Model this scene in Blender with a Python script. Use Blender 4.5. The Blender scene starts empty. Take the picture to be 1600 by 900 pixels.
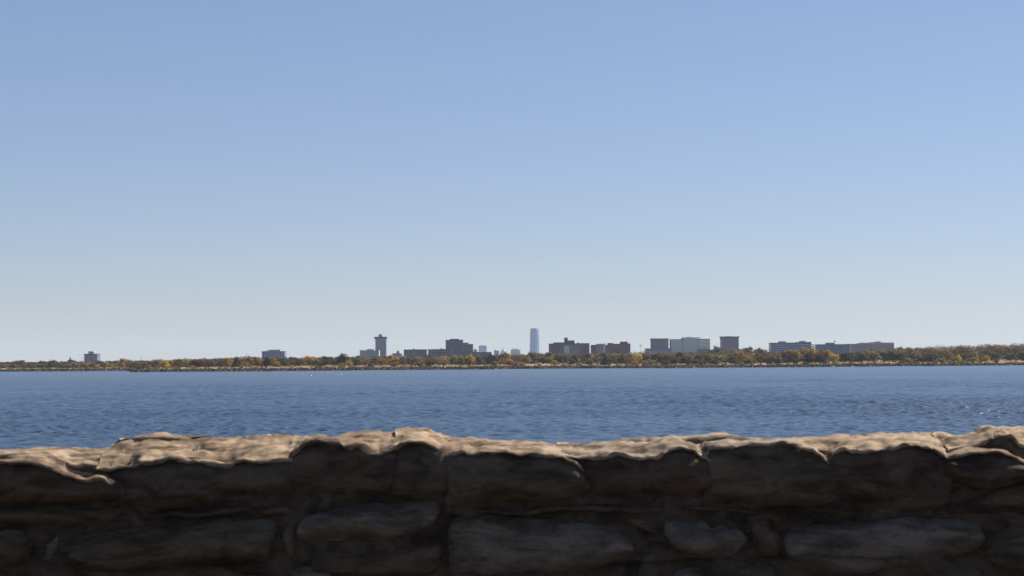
import bpy, bmesh, math, random
from mathutils import Vector, Matrix, Euler, noise
R = math.radians
scn = bpy.context.scene
col = scn.collection

# ------------------------------------------------------------------ camera
FPX = 2790.0                      # focal length in pixels of a 1600 px wide frame
CAMZ = 7.0
PITCH, ROLL = 2.37, 0.376
cam = bpy.data.cameras.new('camera')
cam.sensor_width = 36.0
cam.lens = 36.0 * FPX / 1600.0
cam.clip_start, cam.clip_end = 0.1, 90000.0
cam.dof.use_dof = True
cam.dof.focus_distance = 900.0
cam.dof.aperture_fstop = 14.0
camo = bpy.data.objects.new('camera', cam)
col.objects.link(camo)
ROT = (Euler((R(90 + PITCH), 0, 0)).to_matrix() @ Matrix.Rotation(R(-ROLL), 3, 'Z'))
camo.location = (0, 0, CAMZ)
camo.rotation_euler = ROT.to_euler()
scn.camera = camo

# ------------------------------------------------------------------ sky, sun, exposure
SUN_AZ, SUN_EL = 58.0, 42.0       # degrees right of the view direction, degrees up
world = bpy.data.worlds.new('World')
scn.world = world
world.use_nodes = True
wn = world.node_tree.nodes
bg = wn['Background']
sky = wn.new('ShaderNodeTexSky')
sky.sky_type = 'NISHITA'
sky.sun_disc = False
sky.sun_elevation = R(SUN_EL)
sky.sun_rotation = R(SUN_AZ)
sky.altitude = 365
sky.air_density = 1.0
sky.dust_density = 0.1
sky.ozone_density = 3.0
gam = wn.new('ShaderNodeGamma')
gam.inputs[1].default_value = 0.7
wb = wn.new('ShaderNodeMix'); wb.data_type = 'RGBA'; wb.blend_type = 'MULTIPLY'; wb.clamp_result = False
wb.inputs[0].default_value = 1.0
wb.inputs[7].default_value = (1.46, 1.54, 1.87, 1)      # white balance of the photograph
world.node_tree.links.new(sky.outputs[0], gam.inputs[0])
world.node_tree.links.new(gam.outputs[0], wb.inputs[6])
world.node_tree.links.new(wb.outputs[2], bg.inputs[0])
bg.inputs[1].default_value = 0.05
sun = bpy.data.lights.new('sun', 'SUN')
sun.energy = 5.0
sun.angle = R(0.53)
sun.color = (1.0, 0.93, 0.82)
suno = bpy.data.objects.new('sun', sun)
col.objects.link(suno)
sd = Vector((math.sin(R(SUN_AZ)) * math.cos(R(SUN_EL)), math.cos(R(SUN_AZ)) * math.cos(R(SUN_EL)), math.sin(R(SUN_EL))))
suno.rotation_euler = sd.to_track_quat('Z', 'Y').to_euler()
vs = scn.view_settings
vs.view_transform, vs.look, vs.exposure, vs.gamma = 'Standard', 'None', 0.9, 1.0
scn.cycles.volume_bounces = 0
scn.cycles.max_bounces = 8
scn.cycles.use_denoising = True


def at(px, py, Y):
    """world point seen at pixel (px, py) of a 1600x900 frame, at depth Y"""
    d = ROT @ Vector(((px - 800) / FPX, -(py - 450) / FPX, -1.0))
    return Vector((0, 0, CAMZ)) + d * (Y / d.y)


def interp(pts, x):
    if x <= pts[0][0]: return pts[0][1]
    for (xa, ya), (xb, yb) in zip(pts, pts[1:]):
        if x <= xb:
            t = (x - xa) / (xb - xa) if xb > xa else 1.0
            t = t * t * (3 - 2 * t) * 0.5 + t * 0.5
            return ya + (yb - ya) * t
    return pts[-1][1]


# ------------------------------------------------------------------ object helpers
def tag(o, label=None, cat=None, group=None, kind=None):
    if label: o['label'] = label
    if cat: o['category'] = cat
    if group: o['group'] = group
    if kind: o['kind'] = kind
    return o


def empty(name, loc):
    o = bpy.data.objects.new(name, None)
    col.objects.link(o)
    o.location = loc
    o.empty_display_size = 0.5
    return o


def link_mesh(name, me, m, parent=None):
    o = bpy.data.objects.new(name, me)
    col.objects.link(o)
    if m is not None and not me.materials: me.materials.append(m)
    if parent is not None:
        o.parent = parent
    return o


class MB:
    def __init__(s): s.v, s.f = [], []

    def add(s, vs, fs):
        b = len(s.v)
        s.v += [tuple(v) for v in vs]
        s.f += [tuple(i + b for i in f) for f in fs]
        return s

    def prism(s, foot, z0, z1, foot_top=None):
        n = len(foot)
        ft = foot_top or foot
        vs = [(x, y, z0) for x, y in foot] + [(x, y, z1) for x, y in ft]
        fs = [tuple(range(n - 1, -1, -1)), tuple(range(n, 2 * n))]
        fs += [(i, (i + 1) % n, n + (i + 1) % n, n + i) for i in range(n)]
        return s.add(vs, fs)

    def box(s, x0, x1, y0, y1, z0, z1):
        return s.prism([(x0, y0), (x1, y0), (x1, y1), (x0, y1)], z0, z1)

    def tube(s, pts, rads, n=6):
        vs, fs = [], []
        for k, (p, r) in enumerate(zip(pts, rads)):
            p = Vector(p)
            d = Vector(pts[min(k + 1, len(pts) - 1)]) - Vector(pts[max(k - 1, 0)])
            d.normalize()
            a = d.orthogonal().normalized()
            b = d.cross(a)
            for i in range(n):
                t = 2 * math.pi * i / n
                vs.append(p + (a * math.cos(t) + b * math.sin(t)) * r)
        for k in range(len(pts) - 1):
            for i in range(n):
                j = (i + 1) % n
                fs.append((k * n + i, k * n + j, (k + 1) * n + j, (k + 1) * n + i))
        fs.append(tuple(range(n - 1, -1, -1)))
        fs.append(tuple(range((len(pts) - 1) * n, len(pts) * n)))
        return s.add(vs, fs)

    def mesh(s, name, smooth=False):
        me = bpy.data.meshes.new(name)
        me.from_pydata(s.v, [], s.f)
        if smooth:
            me.polygons.foreach_set('use_smooth', [True] * len(me.polygons))
        me.update()
        return me

    def build(s, name, m, parent=None, smooth=False, origin=None):
        if origin is not None:
            ox, oy, oz = origin
            s.v = [(x - ox, y - oy, z - oz) for x, y, z in s.v]
        return link_mesh(name, s.mesh(name, smooth), m, parent)


# ------------------------------------------------------------------ materials
def new_mat(name):
    m = bpy.data.materials.new(name)
    m.use_nodes = True
    nt = m.node_tree
    return m, nt, nt.nodes['Principled BSDF']


def ramp(nt, stops):
    r = nt.nodes.new('ShaderNodeValToRGB')
    e = r.color_ramp.elements
    while len(e) < len(stops): e.new(0.5)
    for el, (p, c) in zip(e, stops):
        el.position = p
        el.color = (*c, 1) if len(c) == 3 else c
    return r


def noise_node(nt, scale, detail=4, rough=0.55, vec=None, dist=0.0):
    n = nt.nodes.new('ShaderNodeTexNoise')
    n.inputs['Scale'].default_value = scale
    n.inputs['Detail'].default_value = detail
    n.inputs['Roughness'].default_value = rough
    n.inputs['Distortion'].default_value = dist
    if vec is not None: nt.links.new(vec, n.inputs['Vector'])
    return n


def coords(nt, kind='Object', scale=(1, 1, 1)):
    tc = nt.nodes.new('ShaderNodeTexCoord')
    mp = nt.nodes.new('ShaderNodeMapping')
    mp.inputs['Scale'].default_value = scale
    nt.links.new(tc.outputs[kind], mp.inputs['Vector'])
    return mp.outputs[0]


def plain(name, c, rough=0.8, metal=0.0, var=0.12, scale=0.05, spec=0.4):
    m, nt, p = new_mat(name)
    n = noise_node(nt, scale, 3, vec=coords(nt))
    r = ramp(nt, [(0.3, tuple(x * (1 - var) for x in c)), (0.7, tuple(x * (1 + var) for x in c))])
    nt.links.new(n.outputs[0], r.inputs[0])
    nt.links.new(r.outputs[0], p.inputs['Base Color'])
    p.inputs['Roughness'].default_value = rough
    p.inputs['Metallic'].default_value = metal
    p.inputs['Specular IOR Level'].default_value = spec
    return m


def rock_mat(name, light, dark, tint, strata=(0.8, 1.6, 4.5)):
    """bedded sandstone: horizontal streaks of tan and brown, pits, dark blotches"""
    m, nt, p = new_mat(name)
    L = nt.links.new
    geo = nt.nodes.new('ShaderNodeNewGeometry')
    def mapped(scale):
        mp = nt.nodes.new('ShaderNodeMapping')
        mp.inputs['Scale'].default_value = scale
        L(geo.outputs['Position'], mp.inputs['Vector'])
        return mp.outputs[0]
    bed = noise_node(nt, 9, 5, 0.6, mapped(strata), 0.6)
    blot = noise_node(nt, 7, 5, 0.65, mapped((0.6, 1.3, 2.2)), 0.8)
    grain = noise_node(nt, 160, 4, 0.65, mapped((0.5, 1, 1.2)))
    r1 = ramp(nt, [(0.36, dark), (0.47, tint), (0.58, light)])
    L(bed.outputs[0], r1.inputs[0])
    mix = nt.nodes.new('ShaderNodeMix'); mix.data_type = 'RGBA'; mix.blend_type = 'MULTIPLY'
    rb = ramp(nt, [(0.36, (0.42, 0.38, 0.34)), (0.46, (0.85, 0.83, 0.8)), (0.56, (1.1, 1.1, 1.1))])
    L(blot.outputs[0], rb.inputs[0])
    mix.inputs[0].default_value = 0.8
    L(r1.outputs[0], mix.inputs[6]); L(rb.outputs[0], mix.inputs[7])
    mix2 = nt.nodes.new('ShaderNodeMix'); mix2.data_type = 'RGBA'; mix2.blend_type = 'MULTIPLY'
    rg = ramp(nt, [(0.35, (0.72, 0.7, 0.68)), (0.62, (1.06, 1.05, 1.03))])
    L(grain.outputs[0], rg.inputs[0])
    mix2.inputs[0].default_value = 0.6
    L(mix.outputs[2], mix2.inputs[6]); L(rg.outputs[0], mix2.inputs[7])
    L(mix2.outputs[2], p.inputs['Base Color'])
    p.inputs['Roughness'].default_value = 0.92
    p.inputs['Specular IOR Level'].default_value = 0.2
    b1 = nt.nodes.new('ShaderNodeBump'); b1.inputs['Strength'].default_value = 0.6; b1.inputs['Distance'].default_value = 0.012
    L(bed.outputs[0], b1.inputs['Height'])
    b2 = nt.nodes.new('ShaderNodeBump'); b2.inputs['Strength'].default_value = 0.5; b2.inputs['Distance'].default_value = 0.003
    L(grain.outputs[0], b2.inputs['Height']); L(b1.outputs[0], b2.inputs['Normal'])
    L(b2.outputs[0], p.inputs['Normal'])
    return m


M = {}
M['stone'] = [rock_mat('sandstone_tan', (0.325, 0.238, 0.163), (0.10, 0.07, 0.047), (0.232, 0.168, 0.113)),  # first three: paler copies, sunlight on the wall top put into the colour
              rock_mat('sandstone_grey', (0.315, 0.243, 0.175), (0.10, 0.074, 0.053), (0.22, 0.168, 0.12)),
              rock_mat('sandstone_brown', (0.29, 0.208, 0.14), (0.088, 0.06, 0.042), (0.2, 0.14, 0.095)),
              rock_mat('shaded_grey_stone', (0.165, 0.128, 0.10), (0.085, 0.065, 0.05), (0.13, 0.10, 0.077), (1.0, 1.6, 2.4)),  # from here on: darker copies, shade of the wall face put into the colour
              rock_mat('shaded_brown_stone', (0.10, 0.071, 0.047), (0.046, 0.032, 0.021), (0.075, 0.053, 0.035), (1.0, 1.6, 2.4)),
              rock_mat('shaded_tan_stone', (0.115, 0.084, 0.056), (0.055, 0.039, 0.026), (0.088, 0.064, 0.042), (0.9, 1.6, 2.8)),
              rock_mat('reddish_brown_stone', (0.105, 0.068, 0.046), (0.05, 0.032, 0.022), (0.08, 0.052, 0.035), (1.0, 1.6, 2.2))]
M['mortar'] = rock_mat('old_mortar', (0.082, 0.058, 0.039), (0.036, 0.025, 0.017), (0.06, 0.042, 0.028), (1.6, 1.6, 2.4))
M['asphalt'] = plain('asphalt', (0.035, 0.035, 0.038), 0.9, scale=3)
M['embankment'] = plain('dry_embankment', (0.07, 0.06, 0.038), 0.95, var=0.35, scale=0.6)
M['paint'] = plain('road_paint', (0.7, 0.7, 0.66), 0.7, scale=4)
M['trunk'] = plain('bark', (0.055, 0.042, 0.034), 0.95, var=0.3, scale=0.8)
M['riprap'] = plain('red_brown_rock', (0.045, 0.03, 0.025), 0.95, var=0.5, scale=0.7)
M['steel'] = plain('galvanised_steel', (0.3, 0.3, 0.31), 0.5, 0.6)
M['white'] = plain('white_paint', (0.8, 0.8, 0.78), 0.6)


def leaf_mat(name, c, c2, trans=0.33):
    m, nt, p = new_mat(name)
    L = nt.links.new
    geo = nt.nodes.new('ShaderNodeNewGeometry')
    oi = nt.nodes.new('ShaderNodeObjectInfo')
    r = ramp(nt, [(0.0, tuple(x * 0.6 for x in c)), (0.35, c), (0.75, c2), (1.0, tuple(min(1, x * 1.25) for x in c2))])
    cl = noise_node(nt, 0.5, 2, vec=coords(nt))
    md = nt.nodes.new('ShaderNodeMath'); md.operation = 'MULTIPLY_ADD'
    md.inputs[1].default_value = 0.35
    L(geo.outputs['Random Per Island'], md.inputs[0])
    ms = nt.nodes.new('ShaderNodeMath'); ms.operation = 'MULTIPLY_ADD'
    ms.inputs[1].default_value = 0.45
    L(cl.outputs[0], ms.inputs[0])
    m3 = nt.nodes.new('ShaderNodeMath'); m3.operation = 'MULTIPLY'; m3.inputs[1].default_value = 0.35
    L(oi.outputs['Random'], m3.inputs[0])
    L(m3.outputs[0], ms.inputs[2])
    L(ms.outputs[0], md.inputs[2])
    L(md.outputs[0], r.inputs[0])
    L(r.outputs[0], p.inputs['Base Color'])
    p.inputs['Roughness'].default_value = 0.8
    p.inputs['Specular IOR Level'].default_value = 0.2
    tr = nt.nodes.new('ShaderNodeBsdfTranslucent')
    L(r.outputs[0], tr.inputs[0])
    mx = nt.nodes.new('ShaderNodeMixShader')
    mx.inputs[0].default_value = trans
    L(p.outputs[0], mx.inputs[1]); L(tr.outputs[0], mx.inputs[2])
    L(mx.outputs[0], nt.nodes['Material Output'].inputs[0])
    return m


LEAF = {  # key: (colour word, leaf colour, second leaf colour)
    'G': ('golden', (0.28, 0.165, 0.038), (0.42, 0.26, 0.05)),
    'Y': ('yellow', (0.40, 0.28, 0.03), (0.55, 0.41, 0.05)),
    'O': ('orange', (0.26, 0.13, 0.03), (0.37, 0.20, 0.045)),
    'R': ('rust-brown', (0.105, 0.062, 0.034), (0.16, 0.09, 0.042)),
    'D': ('dark red', (0.075, 0.022, 0.02), (0.13, 0.04, 0.03)),
    'B': ('dull brown', (0.085, 0.063, 0.044), (0.13, 0.096, 0.062)),
    'T': ('tan', (0.20, 0.135, 0.075), (0.28, 0.19, 0.10)),
    'V': ('olive', (0.13, 0.10, 0.032), (0.22, 0.17, 0.045)),
    'P': ('yellow-green', (0.20, 0.18, 0.04), (0.30, 0.27, 0.06)),
    'K': ('dark green', (0.05, 0.046, 0.02), (0.085, 0.078, 0.032)),
    'E': ('blackish green', (0.026, 0.029, 0.016), (0.044, 0.047, 0.024)),
}
for k, (w, c1, c2) in LEAF.items():
    M['leaf_' + k] = leaf_mat('leaves_' + w.replace('-', '_').replace(' ', '_'), c1, c2)
M['brush'] = leaf_mat('dry_brush', (0.16, 0.09, 0.035), (0.34, 0.20, 0.07))

# grassland of the far shore: dry tan grass with brown and green patches
m, nt, p = new_mat('dry_grass')
n1 = noise_node(nt, 0.02, 5, 0.6, coords(nt, 'Object', (1, 0.4, 1)))
n2 = noise_node(nt, 0.25, 4, 0.6, coords(nt))
r1 = ramp(nt, [(0.32, (0.10, 0.08, 0.038)), (0.48, (0.22, 0.155, 0.08)), (0.68, (0.36, 0.255, 0.145))])
r2 = ramp(nt, [(0.3, (0.7, 0.68, 0.66)), (0.65, (1, 1, 1))])
mx = nt.nodes.new('ShaderNodeMix'); mx.data_type = 'RGBA'; mx.blend_type = 'MULTIPLY'; mx.inputs[0].default_value = 1
nt.links.new(n1.outputs[0], r1.inputs[0]); nt.links.new(n2.outputs[0], r2.inputs[0])
nt.links.new(r1.outputs[0], mx.inputs[6]); nt.links.new(r2.outputs[0], mx.inputs[7])
nt.links.new(mx.outputs[2], p.inputs['Base Color'])
p.inputs['Roughness'].default_value = 0.95
p.inputs['Specular IOR Level'].default_value = 0.1
M['grass'] = m

# lake: wind ruffled water
m, nt, p = new_mat('lake_water')
L = nt.links.new
p.inputs['Base Color'].default_value = (0.03, 0.054, 0.092, 1)
p.inputs['Roughness'].default_value = 0.25
p.inputs['IOR'].default_value = 1.333
w1 = noise_node(nt, 2.6, 4, 0.6, coords(nt, 'Object', (0.6, 1.0, 1)), 0.2)
w2 = noise_node(nt, 0.02, 4, 0.6, coords(nt, 'Object', (0.5, 1.0, 1)))
gust = ramp(nt, [(0.35, (0.72, 0.72, 0.72)), (0.65, (1, 1, 1))])
L(w2.outputs[0], gust.inputs[0])
bp = nt.nodes.new('ShaderNodeBump')
bp.inputs['Distance'].default_value = 0.2
L(gust.outputs[0], bp.inputs['Strength'])
L(w1.outputs[0], bp.inputs['Height'])
L(bp.outputs[0], p.inputs['Normal'])
M['water'] = m


def facade(name, c, rough=0.55, spec=0.5, var=0.08):
    return plain(name, c, rough, 0, var, 0.06, spec)


M['brick'] = facade('red_brick', (0.14, 0.092, 0.105), 0.85, 0.2)
M['brick_grey'] = facade('grey_brown_masonry', (0.17, 0.17, 0.215), 0.85, 0.2)
M['concrete'] = facade('grey_concrete', (0.26, 0.305, 0.38), 0.8, 0.3)
M['concrete_dark'] = facade('dark_concrete', (0.12, 0.15, 0.225), 0.8, 0.3)
M['pale'] = facade('pale_concrete', (0.5, 0.49, 0.48), 0.75, 0.3)
M['purple'] = facade('mauve_grey_panel', (0.18, 0.18, 0.28), 0.7, 0.3)
M['blue_panel'] = facade('slate_blue_panel', (0.13, 0.17, 0.30), 0.6, 0.4)
M['pale_panel'] = facade('pale_blue_panel', (0.33, 0.37, 0.46), 0.6, 0.4)
M['grey_masonry'] = facade('pale_grey_masonry', (0.25, 0.24, 0.27), 0.85, 0.2)
M['dark_roof'] = facade('dark_roof_edge', (0.09, 0.08, 0.09), 0.8, 0.3)


def glass_mat(name, c, metal=0.0, rough=0.15):
    m, nt, p = new_mat(name)
    p.inputs['Base Color'].default_value = (*c, 1)
    p.inputs['Roughness'].default_value = rough
    p.inputs['Metallic'].default_value = metal
    p.inputs['Specular IOR Level'].default_value = 0.8
    n = noise_node(nt, 0.08, 3, vec=coords(nt))
    b = nt.nodes.new('ShaderNodeBump'); b.inputs['Strength'].default_value = 0.1; b.inputs['Distance'].default_value = 0.3
    nt.links.new(n.outputs[0], b.inputs['Height']); nt.links.new(b.outputs[0], p.inputs['Normal'])
    return m


M['glass_blue'] = glass_mat('blue_glass', (0.08, 0.12, 0.28))
M['glass_dark'] = glass_mat('dark_glass', (0.05, 0.06, 0.11))
M['glass_pale'] = glass_mat('pale_green_glass', (0.36, 0.46, 0.52), 0.25)
M['glass_tower'] = glass_mat('sky_blue_glass', (0.10, 0.26, 0.60), 0.3, 0.25)
M['glass_teal'] = glass_mat('teal_glass', (0.10, 0.14, 0.16))

# ------------------------------------------------------------------ setting: lake, road, dam, far land
import numpy as np


def lake_mesh():
    """water surface from the dam to the far shore, with real wind waves (a sum of directional sines) where the wall lets one see it"""
    Ys = [22.0, 27.0]
    while Ys[-1] < 125: Ys.append(Ys[-1] * 1.006)
    while Ys[-1] < 1200: Ys.append(Ys[-1] * 1.0018)
    while Ys[-1] < 2600: Ys.append(Ys[-1] * 1.0032)
    Ys += [2900.0, 3600.0]
    Ys = np.array(Ys)
    tx = np.linspace(-0.36, 0.36, 590)
    tx = np.concatenate([[-7.0, -0.5], tx, [0.5, 7.0]])
    Yg, Tg = np.meshgrid(Ys, tx, indexing='ij')
    Xg = Yg * Tg
    Z = np.zeros_like(Xg)
    g = np.random.default_rng(4)
    row = np.where(Yg < 125, Yg * 0.006, np.where(Yg < 1200, np.minimum(Yg * 0.0018 + 0.5 * np.clip((200 - Yg) / 75, 0, 1), 0.8 + Yg * 0.0018), Yg * 0.0032))
    for i in range(90):
        lam = 0.55 * (6.0 / 0.55) ** (i / 89.0)
        k = 2 * math.pi / lam
        th = math.radians(62) + g.normal(0, 0.95)
        slope = 0.07 if lam < 1.4 else 0.07 * (1.4 / lam) ** 1.0
        A = slope / k
        fade = np.clip((lam / (row * 2.0) - 1.0), 0, 1)
        Z += A * fade * np.sin(k * (math.cos(th) * Xg + math.sin(th) * Yg) + g.uniform(0, 6.283))
    gust = 1.0 + 0.16 * np.sin(Xg * 0.031 + 0.017 * Yg + 1.0) + 0.16 * np.sin(Xg * 0.013 - 0.041 * Yg) + 0.14 * np.sin(Xg * 0.057 + 0.009 * Yg + 2.0) + 0.12 * np.sin(0.11 * Yg + Xg * 0.02)
    Z *= gust
    Z *= np.clip((Yg - 27) / 12, 0, 1) * np.clip((2000 - Yg) / 400, 0, 1) * np.clip((0.36 - np.abs(Tg)) / 0.05, 0, 1)
    nr, nc = Xg.shape
    me = bpy.data.meshes.new('lake_water')
    me.vertices.add(nr * nc)
    me.vertices.foreach_set('co', np.stack([Xg, Yg, Z], -1).astype(np.float32).ravel())
    idx = np.arange(nr * nc).reshape(nr, nc)
    q = np.stack([idx[:-1, :-1], idx[:-1, 1:], idx[1:, 1:], idx[1:, :-1]], -1).reshape(-1, 4)
    me.loops.add(q.size)
    me.loops.foreach_set('vertex_index', q.ravel().astype(np.int32))
    me.polygons.add(len(q))
    me.polygons.foreach_set('loop_start', np.arange(0, q.size, 4, dtype=np.int32))
    me.polygons.foreach_set('use_smooth', np.ones(len(q), dtype=bool))
    me.update()
    me.validate()
    return me


o = link_mesh('lake_water', lake_mesh(), M['water'])
tag(o, 'wind ruffled blue lake between the wall and the far shore', kind='structure')

mb = MB()
prof = [(-400, 5.2), (-30, 5.55), (-9.2, 5.6), (-9.0, 5.69), (5.6, 5.69), (9, 5.3), (26, -0.6), (40, -3)]
xs = [-900 + 60 * i for i in range(31)]
vsl = [(x, y, z + (0.15 * noise.noise(Vector((x * .05, y * .3, 0))) if y > 6 else 0)) for y, z in prof for x in xs]
n = len(xs)
fsl = [(j * n + i, j * n + i + 1, (j + 1) * n + i + 1, (j + 1) * n + i) for j in range(len(prof) - 1) for i in range(n - 1)]
o = mb.add(vsl, fsl).build('embankment', M['embankment'])
tag(o, kind='structure')
o = MB().add([(-900, -6, 5.70), (900, -6, 5.70), (900, 4.95, 5.70), (-900, 4.95, 5.70)], [(0, 1, 2, 3)]).build('road', M['asphalt'])
tag(o, kind='structure')
o = MB().add([(-900, 3.75, 5.704), (900, 3.75, 5.704), (900, 3.87, 5.704), (-900, 3.87, 5.704)], [(0, 1, 2, 3)]).build('road_edge_line', M['paint'])
tag(o, kind='structure')


def horizon_y(px):
    return 565.5 + (800 - px) * math.tan(R(ROLL))


SHORE_PX = [(-500, 583.2), (0, 580.6), (120, 580.0), (203, 579.3), (205, 581.3), (300, 580.7), (400, 580.0), (500, 579.2), (600, 578.2), (700, 577.3),
            (760, 577), (800, 576.3), (900, 575.6), (1000, 575.1), (1025, 574.9), (1030, 575.4), (1100, 574.5), (1200, 573.9), (1300, 573.0),
            (1400, 572.0), (1500, 571.4), (1600, 570.6), (2200, 566.5)]


def shore_dist(px):
    """depth of the water's edge along the ray through pixel column px"""
    y = SHORE_PX[0][1]
    for (xa, ya), (xb, yb) in zip(SHORE_PX, SHORE_PX[1:]):
        if xa <= px <= xb:
            y = ya + (yb - ya) * (px - xa) / (xb - xa); break
    if px > 2200: y = horizon_y(px) + 10
    d = FPX * CAMZ / max(8.0, y - horizon_y(px))
    return d + 14 * noise.noise(Vector((px * 0.05, 3.1, 0))) + 6 * noise.noise(Vector((px * 0.23, 7.7, 0)))


def px_of(X, Y):
    return 800 + FPX * X / Y


PARK = [(0, .3), (180, .1), (210, 0), (290, .2), (420, .7), (600, 1), (780, .8), (850, 1), (960, .7), (1000, .1), (1180, 0), (1230, .3), (1320, .9), (1400, .7), (1430, 0), (1540, .1), (1580, .8), (1650, .8)]


def ground_z(X, Y):
    """height of the far land"""
    px = max(-480, min(2180, px_of(X, Y)))
    t = Y - shore_dist(px)
    if t < -1: return -1.5
    rise = 4.5 + 4.5 * max(0, min(1, (px - 900) / 500))
    z = -0.3 + min(1, max(0, t) / 7.0) * 2.5
    z += (1.2 + 1.3 * interp(PARK, px)) * (1 - math.exp(-max(0, t - 9) / 100))
    z += rise * (1 - math.exp(-max(0, t - 300) / 500))
    z += 0.7 * noise.noise(Vector((X * 0.012, Y * 0.006, 0))) * min(1, t / 60.0)
    return z


pxs = []
x = -480
while x <= 2180:
    pxs.append(x)
    x += 2 if 200 <= x < 210 else 4
ts = [-30, 0, 3, 6, 9, 14, 22, 34, 50, 75, 110, 160, 230, 330, 480, 700, 1100, 1800, 3000, 6000, 11000, 19000]
vsl, fsl = [], []
for t in ts:
    for px in pxs:
        Y = shore_dist(px) + t
        X = (px - 800) / FPX * Y
        vsl.append((X, Y, ground_z(X, Y)))
n = len(pxs)
for j in range(len(ts) - 1):
    for i in range(n - 1):
        fsl.append((j * n + i, j * n + i + 1, (j + 1) * n + i + 1, (j + 1) * n + i))
o = MB().add(vsl, fsl).build('shore_land', M['grass'], smooth=True)
tag(o, 'dry tan grass land of the far shore', kind='structure')

# ------------------------------------------------------------------ the stone wall
WY = 5.0                          # depth of the wall's front face
rng = random.Random(7)
wall = empty('stone_wall', (0, WY + 0.2, 5.7))
tag(wall, 'low rough sandstone wall along the road in front of the lake', 'wall')
W0 = wall.location.copy()


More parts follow.
